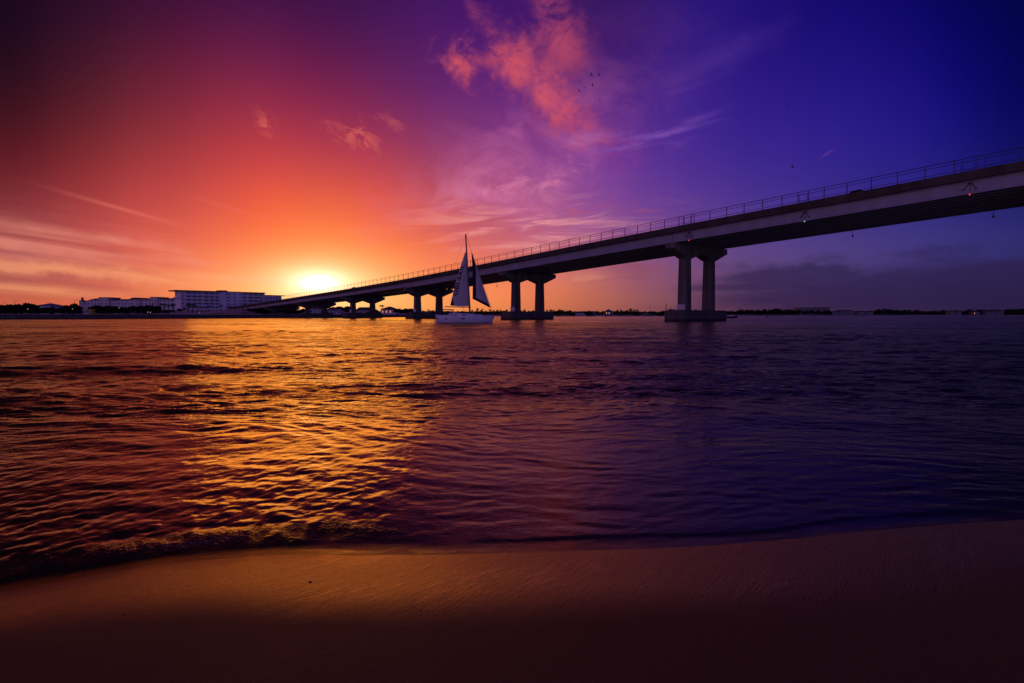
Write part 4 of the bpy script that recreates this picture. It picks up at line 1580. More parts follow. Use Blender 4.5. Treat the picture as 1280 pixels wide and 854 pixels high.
def make_pine(seed, label, group):
    """Tall bare-stemmed pine with a ragged head: one small mesh (it is only a few pixels tall)."""
    rng = np.random.RandomState(seed)
    mb = MB()
    lean = rng.uniform(-0.05, 0.05)
    mb.tube([(0, 0, -0.05), (lean, 0, 0.6), (lean * 1.5, 0, 0.93)], [0.022, 0.014, 0.006], 5, 1)
    blobs = []
    for k in range(7):
        z = rng.uniform(0.55, 0.96)
        q = rng.uniform(0.02, 0.17) * (1.25 - z)*1.6
        a = rng.uniform(0, 6.28)
        blobs.append((lean + q * math.cos(a), q * math.sin(a), z, 0.12 * rng.uniform(0.7, 1.3), 0.12 * rng.uniform(0.7, 1.3), 0.055))
    leaf_cloud(mb, blobs, 170, 0.055, rng)
    o = mb.build('pine_tree', [M['pine'], M['bark']])
    tag(o, label, 'tree', group)
    return o


def make_bush_tree(seed, label, group, name='shore_tree', cat='tree'):
    """Low rounded tree for the far bank: one mesh, a few pixels tall."""
    rng = np.random.RandomState(seed)
    mb = MB()
    blobs = [(rng.uniform(-0.5, 0.5), rng.uniform(-0.4, 0.4), rng.uniform(0.35, 0.75), rng.uniform(0.25, 0.45), rng.uniform(0.25, 0.45), rng.uniform(0.16, 0.28)) for _ in range(7)]
    leaf_cloud(mb, blobs, 420, 0.10, rng)
    mb.tube([(0, 0, -0.1), (0, 0, 0.5)], [0.05, 0.03], 5, 1)
    o = mb.build(name, [M['leaf'], M['bark']])
    tag(o, label, cat, group)
    return o


GL, GP, GF, GN, GR = ('leafy trees along the far beach', 'palms on the beach before the condominium', 'pines on the far bank under the bridge',
                      'low trees on the far bank under the bridge', 'low trees along the distant bank at the right')
used = set()


def plant(protos, k, x, y, z, h, wide=1.0, label=None):
    src = protos[k % len(protos)]
    s = (h * wide, h * wide, h)
    if src.name not in used:
        used.add(src.name)
        src.location = (x, y, z)
        src.scale = s
        src.rotation_euler[2] = random.uniform(0, 6.28)
        if label:
            src['label'] = label
        return src
    return copy_thing(src, (x, y, z), random.uniform(0, 6.28), s, label)


LAB_L = 'dark leafy tree in the row along the far beach at the left'
leafy = [make_broadleaf('beach_tree', 100 + k, LAB_L, GL) for k in range(5)]
row = [(-12, 383), (2, 383), (8, 382), (14, 382.5), (20, 382), (27, 382.5), (33, 383), (39, 380.6), (44, 383.5), (50, 385), (57, 385.5), (63, 384.5), (72, 386.5), (80, 385), (86, 382.5), (92, 382), (98, 383.5),
       (117, 384.5), (122, 383), (128, 384), (134, 384), (141, 384.5), (148, 384), (155, 385), (161, 385), (168, 384), (174, 384.5), (181, 383.5), (187, 383), (193, 384), (199, 384), (226, 386), (232, 385),
       (330, 388), (338, 387.5), (347, 387), (356, 386.5), (365, 386.5), (374, 388)]
for k, (px, py) in enumerate(row):
    Yd = 285 + (k * 37 % 60) + (30 if px > 90 else 0) + (45 if px > 300 else 0)
    x = xat(px, Yd)
    zb = float(left_land_z(np.array(x), np.array(float(Yd))))
    h = (zat(py, Yd) - zb) * 1.2
    plant(leafy, k, x, Yd, zb - 0.2, h, 1.15 if h < 5.5 else 0.95)
# undergrowth between those trees, one by one
LAB_B = 'dark bush filling the gap between the trees on the far beach'
GB = 'bushes under the far beach trees'
bushes = [make_bush_tree(300 + k, LAB_B, GB, 'beach_bush', 'bush') for k in range(4)]
k = 0
for px in list(range(-14, 102, 5)) + list(range(112, 232, 6)) + list(range(322, 380, 6)):
    Yd = 270 + (k * 53 % 40) + (25 if px > 90 else 0) + (60 if px > 300 else 0)
    x = xat(px, Yd)
    zb = float(left_land_z(np.array(x), np.array(float(Yd))))
    plant(bushes, k, x, Yd, zb - 0.15, (zat(387.2 + (k * 7 % 5) * 0.5, Yd) - zb) * 1.3, 1.1)
    k += 1

LAB_P = 'slender dark palm among those in front of the white condominium'
palms = [make_palm(40 + k, LAB_P, GP) for k in range(4)]
prow = [(206, 377.5, 318), (212, 379.5, 335), (217.5, 378, 322), (236, 378.4, 330), (241, 378.6, 318), (247.5, 381, 335), (253, 382.6, 328), (258, 382.6, 335), (262, 380.3, 330), (276.5, 379.6, 325), (285.5, 381.4, 330), (289, 381.2, 336), (295, 381.8, 342),
        (304, 384.2, 338), (311.5, 383.8, 344), (318, 385.4, 338), (325, 385.6, 346)]
for k, (px, py, Yd) in enumerate(prow):
    x = xat(px, Yd)
    zb = float(left_land_z(np.array(x), np.array(float(Yd))))
    h = zat(py, Yd) - zb
    pl = {206: 'left palm of the close pair at the left end of the white condominium', 276.5: 'tall single palm with a full dark head before the middle of the condominium'}.get(px)
    plant(palms, k, x, Yd, zb - 0.1, h, 1.25 if px in (206, 217.5, 236, 241) else 0.95, pl)
# two palms in the sun glow between the piers
for px, py, lb in ((464.6, 380.0, 'lone palm against the glow between the bridge columns'), (478.5, 379.4, 'leaning palm beside the beach house seen under the bridge')):
    Yd = 470
    x = xat(px, Yd)
    q = make_palm(70 + int(px), lb, None, 0.30, 0.08)
    zb = float(left_land_z(np.array(x), np.array(float(Yd))))
    q.location = (x, Yd, zb - 0.1)
    q.scale = (zat(py, Yd) - zb,) * 3
# trees seen between the piers on the left bank
LAB_U = 'dark leafy tree on the left bank seen between the bridge piers'
under = [make_broadleaf('bank_tree', 130 + k, LAB_U, 'trees on the left bank behind the piers') for k in range(3)]
for k, (px, py, Yd) in enumerate([(380, 386, 420), (386, 388, 430), (405, 387.5, 425), (411, 385, 455), (418, 384.2, 455), (425, 383.2, 460), (432, 383.5, 462), (437, 384.2, 468), (470, 387, 450), (486, 386.5, 520), (497, 386.2, 455), (502, 386.6, 470), (508, 386.0, 480), (513, 386.2, 500), (516, 387.5, 520), (462, 388.5, 440), (442, 389, 440)]):
    x = xat(px, Yd)
    x = min(x, float(right_bank_x(float(Yd))) - 3)
    zb = float(left_land_z(np.array(x), np.array(float(Yd))))
    plant(under, k, x, Yd, zb - 0.2, max(zat(py, Yd) - zb, 2.0) * 1.06, 1.2)

# far bank, middle: pines and low trees standing out against the orange sky
LAB_F = 'thin dark pine standing up from the far bank between the bridge piers'
pines = [make_pine(500 + k, LAB_F, GF) for k in range(5)]
prs = [(526, 387.2), (530, 387.8), (536, 385.8), (541, 386.6), (547, 388), (558, 388), (566, 388.5), (572, 387.5), (577, 388), (590, 387), (595, 387.8), (597.5, 384.6), (602.5, 385.4), (607, 388), (612, 386), (617, 386.8), (621, 386.6), (625, 386.2), (630, 388), (634, 386.4),
       (650, 387), (656, 386.2), (661, 387.4), (667, 386.8), (684, 386.8), (688, 385.8), (693, 387), (697, 387.2), (700.5, 385.2), (704, 387), (708, 388), (772, 386.8), (776, 386), (783, 386.4), (788, 385.0), (793, 386), (797, 386.6)]
for k, (px, py) in enumerate(prs):
    Yd = 655 + (k * 31 % 50) + (60 if px > 740 else 0)
    x = xat(px, Yd)
    zb = float(far_land_z(np.array(x), np.array(float(Yd))))
    plant(pines, k, x, Yd, zb - 0.2, zat(py, Yd) - zb, 1.25)
LAB_N = 'low dark tree in the tree line of the far bank behind the bridge'
lows = [make_bush_tree(340 + k, LAB_N, GN) for k in range(4)]
k = 0
for px in np.arange(506, 836, 4.2):
    Yd = 650 + (k * 47 % 60) + (80 if px > 740 else 0)
    x = xat(px, Yd)
    zb = float(far_land_z(np.array(x), np.array(float(Yd))))
    py = 390.2 + (k * 29 % 11) * 0.12 - (0.8 if 600 < px < 720 else 0)
    plant(lows, k, x, Yd, zb - 0.2, max(zat(py - 0.8, Yd) - zb, 2.2) * 1.3, 0.8)
    k += 1
LAB_R = 'low dark tree in the tree line of the distant bank at the right'
lows2 = [make_bush_tree(360 + k, LAB_R, GR) for k in range(4)]
k = 0
for px in np.arange(838, 1300, 4.0):
    if 1000 < px < 1034 and k % 2:
        k += 1
        continue
    Yd = float(far_shore_y(xat(px, 900) * (1 + 0.1 * (px > 1000)))) + 45 + (k * 47 % 50)
    x = xat(px, Yd)
    zb = float(far_land_z(np.array(x), np.array(float(Yd))))
    py = 388.6 + 0.9 * math.sin(px * 0.05) + (k * 29 % 11) * 0.16 + (1.2 if 1040 < px < 1100 else 0) + (0.6 if 1180 < px < 1256 else 0) - (1.4 if px > 1256 else 0) - (0.8 if 925 < px < 945 else 0)
    plant(lows2, k, x, Yd, zb - 0.2, (zat(py - 0.9, Yd) - zb) * 1.3, 0.85)
    k += 1
# the wood behind them reads as one mass
rng = np.random.RandomState(77)
mb = MB()
for px in np.arange(400, 1330, 2.0):
    Yd = float(far_shore_y(xat(px, 760))) + 130 + rng.uniform(0, 50)
    if px < 520:
        Yd = 760 + rng.uniform(0, 40)
    x = xat(px, Yd)
    zb = 2.0
    hgt = max(zat(389.6 + 0.7 * math.sin(px * 0.031) + rng.uniform(-0.5, 0.5), Yd) - zb, 3.0)
    leaf_cloud(mb, [(x, Yd, zb + hgt * 0.3, 4.0, 4.0, hgt * 0.5), (x, Yd, zb + hgt * 0.75, 3.0, 3.0, hgt * 0.26)], 26, 1.5, rng)
    mb.box(x - 1.6, x + 1.6, Yd - 1, Yd + 1, zb - 1, zb + hgt * 0.62)
o = mb.build('distant_wood', [M['leaf']])
tag(o, kind='stuff', label='dark mass of woodland behind the distant bank', cat='woodland')


# ------------------------------------------------------------------ buildings on the left bank
def facade_frame(pxa, ya, pxb, yb):
    a, b = Vector((xat(pxa, ya), ya)), Vector((xat(pxb, yb), yb))
    d = (b - a)
    L = d.length
    rz = math.atan2(d.y, d.x)

    def along(px):
        k = (px - 640) / FPX
        # a.x + s*dx = k*(a.y + s*dy)
        return (k * a.y - a.x) / (d.x / L - k * d.y / L)
    return a, L, rz, along


a, L, rz, along = facade_frame(226.3, 480.0, 331.5, 535.0)
GZ = 3.6
condo = empty('condominium', (a.x, a.y, GZ), rz)
tag(condo, 'long white condominium of stacked balconies with a flat dark roof edge, beside the bridge ramp', 'apartment building')
RH = zat(362.6, 480.0) - GZ          # roof level
FH = (RH - 0.9) / 6.0
s1, s2, s3 = along(277.0), along(304.5), along(331.5)
DEP = 17.0
mb = MB()
mb.box(1.8, s1, 1.7, DEP, -3, RH - 0.9)
mb.box(s1 + 0.005, s2, 0.0, DEP, -3, RH - 0.6)
mb.box(s2 + 0.005, s3, 1.7, DEP, -3, RH - 0.9)
wall = mb.build('wall', [M['stucco']], condo)
mb = MB()
mb.box(-3.2, s1 + 0.2, -0.7, DEP + 0.5, RH - 0.9 + 0.003, RH)
mb.box(s2 - 0.2, s3 + 0.9, -0.5, DEP + 0.5, RH - 0.9 + 0.003, RH)
mb.box(s1 - 0.3, s2 + 0.3, -0.25, DEP + 0.3, RH - 0.597, RH + 0.05)
mb.box(s1 - 0.2, s1 + 6.2, 1.0, 9.0, RH + 0.053, RH + 0.9)
mb.build('roof', [M['roof_edge']], condo)
for (p, q, nb) in ((0.0, s1, 7), (s2, s3, 4)):
    for f in range(1, 6):
        z = f * FH
        mb = MB()
        mb.box(p + 0.003, q - 0.003, -0.05, 1.69, z - 0.22, z)
        mb.box(p + 0.003, q - 0.003, -0.05, 0.07, z + 0.003, z + 0.95)
        mb.build('balcony', [M['stucco']], condo)
        for b in range(nb):
            w = (q - p) / nb
            mb = MB()
            mb.box(max(p + b * w + 0.35, 2.2), p + (b + 1) * w - (0.35 if b % 3 else 1.6), 1.62, 1.75, z + 0.1, z + FH - 0.9)
            mb.build('window', [M['pane']], condo)
    for b in range(nb + 1):
        x = p + (q - p) * b / nb
        mb = MB()
        mb.box(x - 0.16, x + 0.16, -0.10, 1.68, -2.5, RH - 0.93)
        mb.build('balcony_fin', [M['stucco']], condo)
for px in (285.0, 287.6, 294.4, 302.6):
    x = along(px)
    for f in range(1, 6):
        mb = MB()
        mb.box(x - 0.62, x + 0.62, -0.03, 0.1, f * FH + 0.9, f * FH + 2.1)
        mb.build('window', [M['glass']], condo)
# end balconies that stick out at the left
for f in (4,):
    mb = MB()
    mb.box(-3.0, -0.003, 0.3, 8.0, f * FH - 0.2, f * FH + 0.9)
    mb.build('balcony', [M['stucco']], condo)
# lower wing
a2 = a + Vector((math.cos(rz), math.sin(rz))) * (s3 + 1.2)
s4 = along(352.5) - s3 - 1.2
RH2 = zat(369.2, 545.0) - GZ
wing = empty('condominium_wing', (a2.x, a2.y, GZ), rz)
tag(wing, 'lower white wing with a flat overhanging roof between the condominium and the bridge ramp', 'apartment building')
mb = MB()
mb.box(0, s4, 0, 14, -3, RH2 - 0.6)
mb.build('wall', [M['stucco']], wing)
mb = MB()
mb.box(-0.6, s4 + 3.2, -1.0, 14.5, RH2 - 0.597, RH2)
mb.build('roof', [M['roof_edge']], wing)
for f in range(5):
    for b in range(5):
        w = s4 / 5
        mb = MB()
        mb.box(b * w + 0.8, (b + 1) * w - 0.8, -0.04, 0.1, f * 3.1 + 0.8, f * 3.1 + 2.5)
        mb.build('window', [M['glass']], wing)

# apartment complex further left
AY = 560.0
apx = lambda px: xat(px, AY) - xat(98, AY)
AGZ = 4.0
apt = empty('apartment_complex', (xat(98, AY), AY, AGZ))
tag(apt, 'pale apartment complex of joined blocks with tiled roofs and a small turret', 'apartment building')
az_ = lambda py: zat(py, AY) - AGZ
blocks = [(98.6, 103.4, 376.2, 1.5, 't'), (103.4, 107.5, 378.0, 2.0, 'h'), (107.5, 113, 376.4, 1.0, 'h'), (113, 126, 374.8, 0.6, 'h'), (126, 138, 372.6, -1.2, 'f'), (138, 164, 375.6, 1.0, 'h'), (164, 176, 374.6, -1.0, 'g'), (176, 190, 374.4, 0.8, 'h'), (190, 199, 372.2, -1.0, 'f'),
          (199, 228, 374.4, 0.6, 'h')]
for (p, q, py, y0, kind) in blocks:
    x0, x1, z = apx(p), apx(q), az_(py)
    mb = MB()
    mb.box(x0 + 0.01, x1 - 0.01, y0, 16 + y0 * 0.1, -3, z)
    mb.build('wall', [M['stucco2']], apt)
    mb = MB()
    o_ = 0.55
    zz = z + 0.003
    if kind == 'f':
        mb.box(x0 - 0.4, x1 + 0.4, y0 - 0.4, 16.6, zz, zz + 0.7)
    elif kind == 'g':
        xm = (x0 + x1) / 2
        mb.sweep([[(x0 - o_, y, zz), (x1 + o_, y, zz), (x1 + o_, y, zz + 0.3), (xm + 1.6, y, zz + 2.0), (xm - 1.6, y, zz + 2.0), (x0 - o_, y, zz + 0.3)] for y in (y0 - o_, 16.8)])
    elif kind == 't':
        xm = (x0 + x1) / 2
        mb.mesh([(x0 - 0.4, y0 - 0.4, zz), (x1 + 0.4, y0 - 0.4, zz), (x1 + 0.4, y0 + 4.4, zz), (x0 - 0.4, y0 + 4.4, zz), (xm, y0 + 2, zz + 1.6)], [(0, 1, 4), (1, 2, 4), (2, 3, 4), (3, 0, 4), (3, 2, 1, 0)])
        mb.box(xm - 0.65, xm + 0.65, y0 + 1.3, y0 + 2.7, zz + 0.9, zz + 2.9)
        mb.mesh([(xm - 0.9, y0 + 1.0, zz + 2.9), (xm + 0.9, y0 + 1.0, zz + 2.9), (xm + 0.9, y0 + 3.0, zz + 2.9), (xm - 0.9, y0 + 3.0, zz + 2.9), (xm, y0 + 2, zz + 3.8)], [(0, 1, 4), (1, 2, 4), (2, 3, 4), (3, 0, 4), (3, 2, 1, 0)])
    else:
        mb.mesh([(x0 - 0.1, y0 - o_, zz), (x1 + 0.1, y0 - o_, zz), (x1 + 0.1, 16.5, zz), (x0 - 0.1, 16.5, zz), (x0, 8, zz + 1.5), (x1, 8, zz + 1.5)], [(0, 1, 5, 4), (2, 3, 4, 5), (1, 2, 5), (3, 0, 4), (3, 2, 1, 0)])
    mb.build('roof', [M['tile']], apt)
    n = max(int((x1 - x0) / 3.4), 1)
    for b in range(n):
        w = (x1 - x0) / n
        for f in range(4):
            zf = f * 3.2 + 1.0
            if zf + 1.6 > z:
                continue
            mb = MB()
            mb.box(x0 + b * w + w * 0.5 - 0.75, x0 + b * w + w * 0.5 + 0.75, y0 - 0.06, y0 + 0.1, zf + 0.2, zf + 1.8)
            mb.build('window', [M['glass']], apt)


def hip_house(name, label, px0, px1, py_eave, py_ridge, Yd, wall, roof, ridge=0.4, dep=9.0, lit=(), base=None, gable=False, cat='house', over=0.6):
    x0, x1 = xat(px0, Yd), xat(px1, Yd)
    zb = float(left_land_z(np.array((x0 + x1) / 2), np.array(float(Yd)))) if base is None else base
    root = empty(name, ((x0 + x1) / 2, Yd, zb))
    tag(root, label, cat)
    w = (x1 - x0) / 2
    ze, zr = zat(py_eave, Yd) - zb, zat(py_ridge, Yd) - zb
    mb = MB()
    mb.box(-w, w, 0, dep, -2, ze)
    wl = mb.build('wall', [wall], root)
    mb = MB()
    o_ = over
    r = w * ridge
    z0 = ze + 0.003
    if gable:
        mb.sweep([[(-w - o_, y, z0), (w + o_, y, z0), (w + o_, y, z0 + 0.15), (0, y, zr), (-w - o_, y, z0 + 0.15)] for y in (-o_, dep + o_)])
    else:
        mb.mesh([(-w - o_, -o_, z0), (w + o_, -o_, z0), (w + o_, dep + o_, z0), (-w - o_, dep + o_, z0), (-r, dep / 2, zr), (r, dep / 2, zr)], [(0, 1, 5, 4), (2, 3, 4, 5), (1, 2, 5), (3, 0, 4), (3, 2, 1, 0)])
    mb.build('roof', [roof], root)
    n = max(int(w * 2 / 2.6), 2)
    nf = max(int(ze / 3.0), 1)
    for f in range(nf):
        for b in range(n):
            c = -w + (b + 0.5) * 2 * w / n
            zf = ze * f / nf
            h = ze / nf
            mb = MB()
            mb.box(c - 0.5, c + 0.5, -0.05, 0.1, zf + h * 0.35, zf + h * 0.8)
            pt = mb.build('window', [M['lit_window'] if (f, b) in lit else M['glass']], root)
            if (f, b) in lit:
                pt['label'] = 'lit window'
    return root


hip_house('beach_house', 'house with a wide blue-grey hipped roof above the trees at far left', 43.5, 64.5, 382.6, 379.0, 380, M['lilac'], M['blue_roof'], 0.12, 14)
hip_house('beach_house', 'smaller blue roofed house with a lit front, right of the wide hipped roof', 66.5, 78.5, 386.5, 382.6, 360, M['lilac'], M['blue_roof'], 0.6, 10, lit=((0, 0), (0, 1)))
hip_house('beach_kiosk', 'tiny pale kiosk with a yellow side below the turret of the apartment complex', 104.8, 111.2, 387.2, 386.2, 290, M['board'], M['grey_roof'], 0.5, 4, cat='kiosk', over=0.3)
mb = MB()
mb.box(xat(111.6, 290), xat(114.0, 290), 290.5, 293, 1.5, zat(386.8, 290))
mb.box(xat(111.5, 290), xat(114.1, 290), 290.3, 293.2, zat(386.8, 290) + 0.003, zat(386.4, 290))
o = mb.build('yellow_booth', [M['yellow']])
tag(o, 'small yellow booth beside the pale kiosk on the far beach', 'booth')
hip_house('beach_house', 'pale gabled house in the sun glow behind the first pier seen left', 383.0, 401.0, 386.6, 382.8, 455, M['lilac'], M['grey_roof'], dep=10, gable=True)
hip_house('beach_house', 'long low pale house between two bridge piers near the shore', 408.5, 425.5, 388.6, 386.4, 440, M['lilac'], M['blue_roof'], 0.7, 9)
hip_house('beach_house', 'house with a long dark roof framed by the twin columns of a pier', 445.0, 463.0, 388.2, 384.0, 470, M['lilac'], M['grey_roof'], 0.72, 10)
hip_house('beach_house', 'hip roofed house with orange lit windows right of the twin columns', 476.0, 495.5, 387.0, 383.2, 465, M['stucco2'], M['tile'], 0.15, 10, lit=((0, 0), (0, 1), (0, 2)))
# arched cloth shelters on the bank
for px0, px1, lb in ((446.5, 456.0, 'pale arched cloth shelter, the left of two, under the long dark roof'), (457.0, 465.0, 'pale arched cloth shelter, the right of two, below the lone palm')):
    Yd = 425
    x0, x1 = xat(px0, Yd), xat(px1, Yd)
    zb = float(left_land_z(np.array(x0), np.array(float(Yd))))
    root = empty('cloth_shelter', ((x0 + x1) / 2, Yd, zb))
    tag(root, lb, 'shelter', 'arched shelters on the bank')
    w = (x1 - x0) / 2
    h = zat(388.8, Yd) - zb
    arc = [(-w * math.cos(q), h * (0.55 + 0.45 * math.sin(q))) for q in [math.pi * k / 10 for k in range(11)]]
    mb = MB()
    mb.sweep([[(x, y, z) for x, z in arc] + [(x * 0.94, y, z - 0.22) for x, z in arc[::-1]] for y in (-1.6, 1.6)])
    mb.build('canopy', [M['canopy']], root)
    for sx in (-1, 1):
        for sy in (-1.5, 1.5):
            mb = MB()
            mb.tube([(sx * w * 0.95, sy, -0.3), (sx * w * 0.95, sy, h * 0.55)], 0.08)
            mb.build('post', [M['rail']], root)

# street lamps on the road behind the trees
def make_street_lamp(px, py, side, reach, label, Yd=350):
    x = xat(px, Yd)
    zb = float(left_land_z(np.array(x), np.array(float(Yd))))
    h = zat(py, Yd) - zb
    root = empty('street_lamp', (x, Yd, zb))
    tag(root, label, 'street lamp', 'street lamps behind the trees at the left')
    mb = MB()
    mb.tube([(0, 0, -0.3), (0, 0, h * 0.94), (side * 0.12, 0, h * 0.975), (side * 0.4, 0, h * 0.99)], [0.15, 0.10, 0.09, 0.08], 6)
    mb.build('pole', [M['rail']], root)
    mb = MB()
    mb.tube([(side * 0.4, 0, h * 0.99), (side * reach * 0.75, 0, h)], 0.085)
    mb.build('arm', [M['rail']], root)
    mb = MB()
    mb.sweep([[(side * reach * 0.75 + sx, sy, h - 0.1 + sz) for sx, sy, sz in ((-0.1, -0.18, 0), (0.1, -0.18, 0.0), (0.1, 0.18, 0.0), (-0.1, 0.18, 0.0))], [(side * reach + sx, sy, h + sz) for sx, sy, sz in ((-0.2, -0.2, -0.14), (0.2, -0.2, -0.1), (0.2, 0.2, 0.08), (-0.2, 0.2, 0.06))]])
    mb.build('lamp_head', [M['rail']], root)


make_street_lamp(9.2, 378.6, -1, 2.6, 'street lamp at the far left end, its arm pointing left')
make_street_lamp(19.2, 376.3, 1, 2.8, 'tallest dark street lamp at the far left, its arm pointing right')
make_street_lamp(65.6, 378.6, -1, 2.6, 'street lamp over the wide hipped roof, its arm pointing left')
make_street_lamp(94.2, 374.9, 1, 2.2, 'thin street lamp just left of the turret')
# small lights on the left bank
def bollard_light(px, py, Yd, label):
    x = xat(px, Yd)
    zb = float(left_land_z(np.array(x), np.array(float(Yd))))
    zl = max(zat(py, Yd), zb + 0.7)
    root = empty('lamp_post', (x, Yd, zb))
    tag(root, label, 'lamp', 'small lamps along the left bank')
    mb = MB()
    mb.tube([(0, 0, -0.3), (0, 0, zl - zb - 0.2)], 0.06)
    mb.build('post', [M['rail']], root)
    mb = MB()
    r = 0.17
    mb.sweep([[(r * k * math.cos(q), r * k * math.sin(q), zl - zb + z) for q in [math.pi / 3 * i for i in range(6)]] for z, k in ((-0.2, 0.5), (-0.12, 1), (0.12, 1), (0.2, 0.5))])
    mb.build('lamp_globe', [M['small_lamp']], root)


bollard_light(35.8, 386.4, 262, 'small lit lamp among the dark trees at far left')
bollard_light(91.5, 386.2, 275, 'small lit lamp in the trees left of the kiosk')
bollard_light(149.8, 385.0, 285, 'yellowish lit lamp among the trees before the apartment complex')
bollard_light(185.5, 390.3, 250, 'lit lamp low by the beach path, left of a close pair')
bollard_light(188.6, 390.5, 250, 'lit lamp low by the beach path, right of a close pair')
bollard_light(250.0, 392.0, 268, 'lit lamp at the foot of the palms before the condominium')

# ------------------------------------------------------------------ far bank buildings
def far_base(px, Yd):
    return float(far_land_z(np.array(xat(px, Yd)), np.array(float(Yd))))


hip_house('boat_shed', 'long low white shed on the far bank between the two big piers', 719.5, 733, 392.3, 391.2, 668, M['lilac'], M['board'], 0.85, 14, base=1.0, cat='shed')
hip_house('waterside_house', 'blue-grey house standing behind the white shed on the far bank', 731.5, 744.5, 390.4, 388.8, 690, M['dim'], M['blue_roof'], 0.3, 12, base=1.6)
hip_house('waterside_house', 'lit orange house with a dark pointed roof on the far bank', 756.5, 766.0, 389.6, 386.6, 715, M['dim'], M['grey_roof'], 0.05, 10, lit=((0, 0), (0, 1), (1, 0)), base=1.6)
hip_house('waterside_house', 'dim grey house among the trees right of the two masts on the far bank', 805, 816, 391.6, 390.2, 740, M['dim'], M['grey_roof'], 0.5, 10, base=1.6)
def mast(px, py, Yd, rad, label):
    zb = far_base(px, Yd)
    h = zat(py, Yd) - zb
    mb = MB()
    mb.tube([(0, 0, -0.5), (0, 0, h * 0.75), (0, 0, h)], [rad, rad * 0.7, rad * 0.3], 6)
    for f in (0.55, 0.75):
        mb.box(-rad * 2, rad * 2, -rad * 2, rad * 2, h * f, h * f + 0.5)
    o = mb.build('radio_mast', [M['rail']], None, loc=(xat(px, Yd), Yd, zb))
    tag(o, label, 'mast')


mast(812.5, 375.8, 760, 0.22, 'very thin tall radio mast on the far bank, left of two')
mast(832.4, 377.2, 760, 0.5, 'thicker dark mast on the far bank just left of the tall pier')

Yd = 1000
x0, x1 = xat(999, Yd), xat(1036.5, Yd)
blk = empty('apartment_block', ((x0 + x1) / 2, Yd, 1.5))
tag(blk, 'wide dark flat topped apartment block on the distant bank right of the tall pier', 'apartment building')
w = (x1 - x0) / 2
h1, h2 = zat(385.0, Yd) - 1.5, zat(384.4, Yd) - 1.5
mb = MB()
mb.box(-w, w * 0.22, 0, 18, -2, h1)
mb.box(w * 0.32, w, 0, 18, -2, h1 + 0.25)
mb.box(w * 0.222, w * 0.318, 2, 16, -2, h1 - 1.0)
mb.build('wall', [M['dim']], blk)
mb = MB()
mb.box(-w - 0.6, w * 0.22 - 0.003, -0.8, 18.5, h1 + 0.003, h1 + 0.7)
mb.box(w * 0.32 + 0.003, w + 0.6, -0.8, 18.5, h1 + 0.253, h1 + 0.95)
mb.box(w * 0.12, w * 0.2, 4, 9, h1 + 0.703, h1 + 2.2)
mb.build('roof', [M['roof_edge']], blk)
for f in range(4):
    for b in range(14):
        c = -w + (b + 0.5) * 2 * w / 14
        if w * 0.16 < c < w * 0.38:
            continue
        mb = MB()
        mb.box(c - 1.2, c + 1.2, -0.06, 0.1, f * 2.9 + 0.8, f * 2.9 + 2.5)
        mb.build('window', [M['glass']], blk)
hs = [(1040, 1049, 389.8, 388.8, 'dim house directly right of the dark apartment block'), (1048.5, 1058, 388.6, 387.2, 'taller pale house, second to the right of the dark apartment block'), (1058.5, 1066.5, 388.4, 387.4, 'pale house, third to the right of the dark apartment block'),
      (1071, 1080, 389.4, 388.4, 'dim low house right of the pale houses, before the sandy shore'), (1081, 1091, 389.6, 388.6, 'dim low house at the start of the sandy far shore'), (1187, 1194.5, 389.4, 388.0, 'left of two pale houses standing close in the right tree line'), (1195.5, 1201, 388.9, 387.6, 'right of two pale houses standing close in the right tree line'),
      (1216.5, 1224, 390.0, 388.0, 'house with a faintly lit front in the right tree line'), (1232, 1243, 389.4, 387.4, 'wide pale house near the right edge, left of its neighbour'), (1243.5, 1254, 388.8, 387.0, 'wide pale house near the right edge beside the tall trees')]
for px0, px1, pe, pr, lb in hs:
    Yh = float(far_shore_y(xat((px0 + px1) / 2, 985))) + 38
    hip_house('waterside_house', lb, px0, px1, pe, pr, Yh, M['dim'], M['grey_roof'], 0.5, 11, base=1.4, lit=((0, 0),) if px0 == 1216.5 else ())

# ------------------------------------------------------------------ small boats, buoys, birds
Ym = 170
mboat = empty('motor_boat', (xat(913.5, 260), 260, 0.0), R(12))
tag(mboat, 'small low motor boat on the water just right of the tall pier', 'motor boat')
mb = MB()
secs = []
for i in range(9):
    f = i / 8
    hb = 1.15 * (1 - max(0, f - 0.5) ** 2 * 3.6) + 0.02
    zs = 0.75 + 0.35 * f * f
    secs.append([(-3.2 + 6.4 * f, hb, zs), (-3.2 + 6.3 * f, hb * 0.75, -0.15), (-3.2 + 6.3 * f, -hb * 0.75, -0.15), (-3.2 + 6.4 * f, -hb, zs)])
mb.sweep(secs)
mb.build('hull', [M['car_dark']], mboat)
mb = MB()
mb.box(-0.6, 0.8, -0.55, 0.55, 0.72, 1.35)
mb.mesh([(0.5, -0.6, 1.35), (0.5, 0.6, 1.35), (0.15, 0.55, 1.85), (0.15, -0.55, 1.85)], [(0, 1, 2, 3), (3, 2, 1, 0)])
mb.build('console', [M['board']], mboat)
mb = MB()
mb.box(-3.55, -3.15, -0.25, 0.25, 0.1, 1.15)
mb.build('outboard_motor', [M['rail']], mboat)


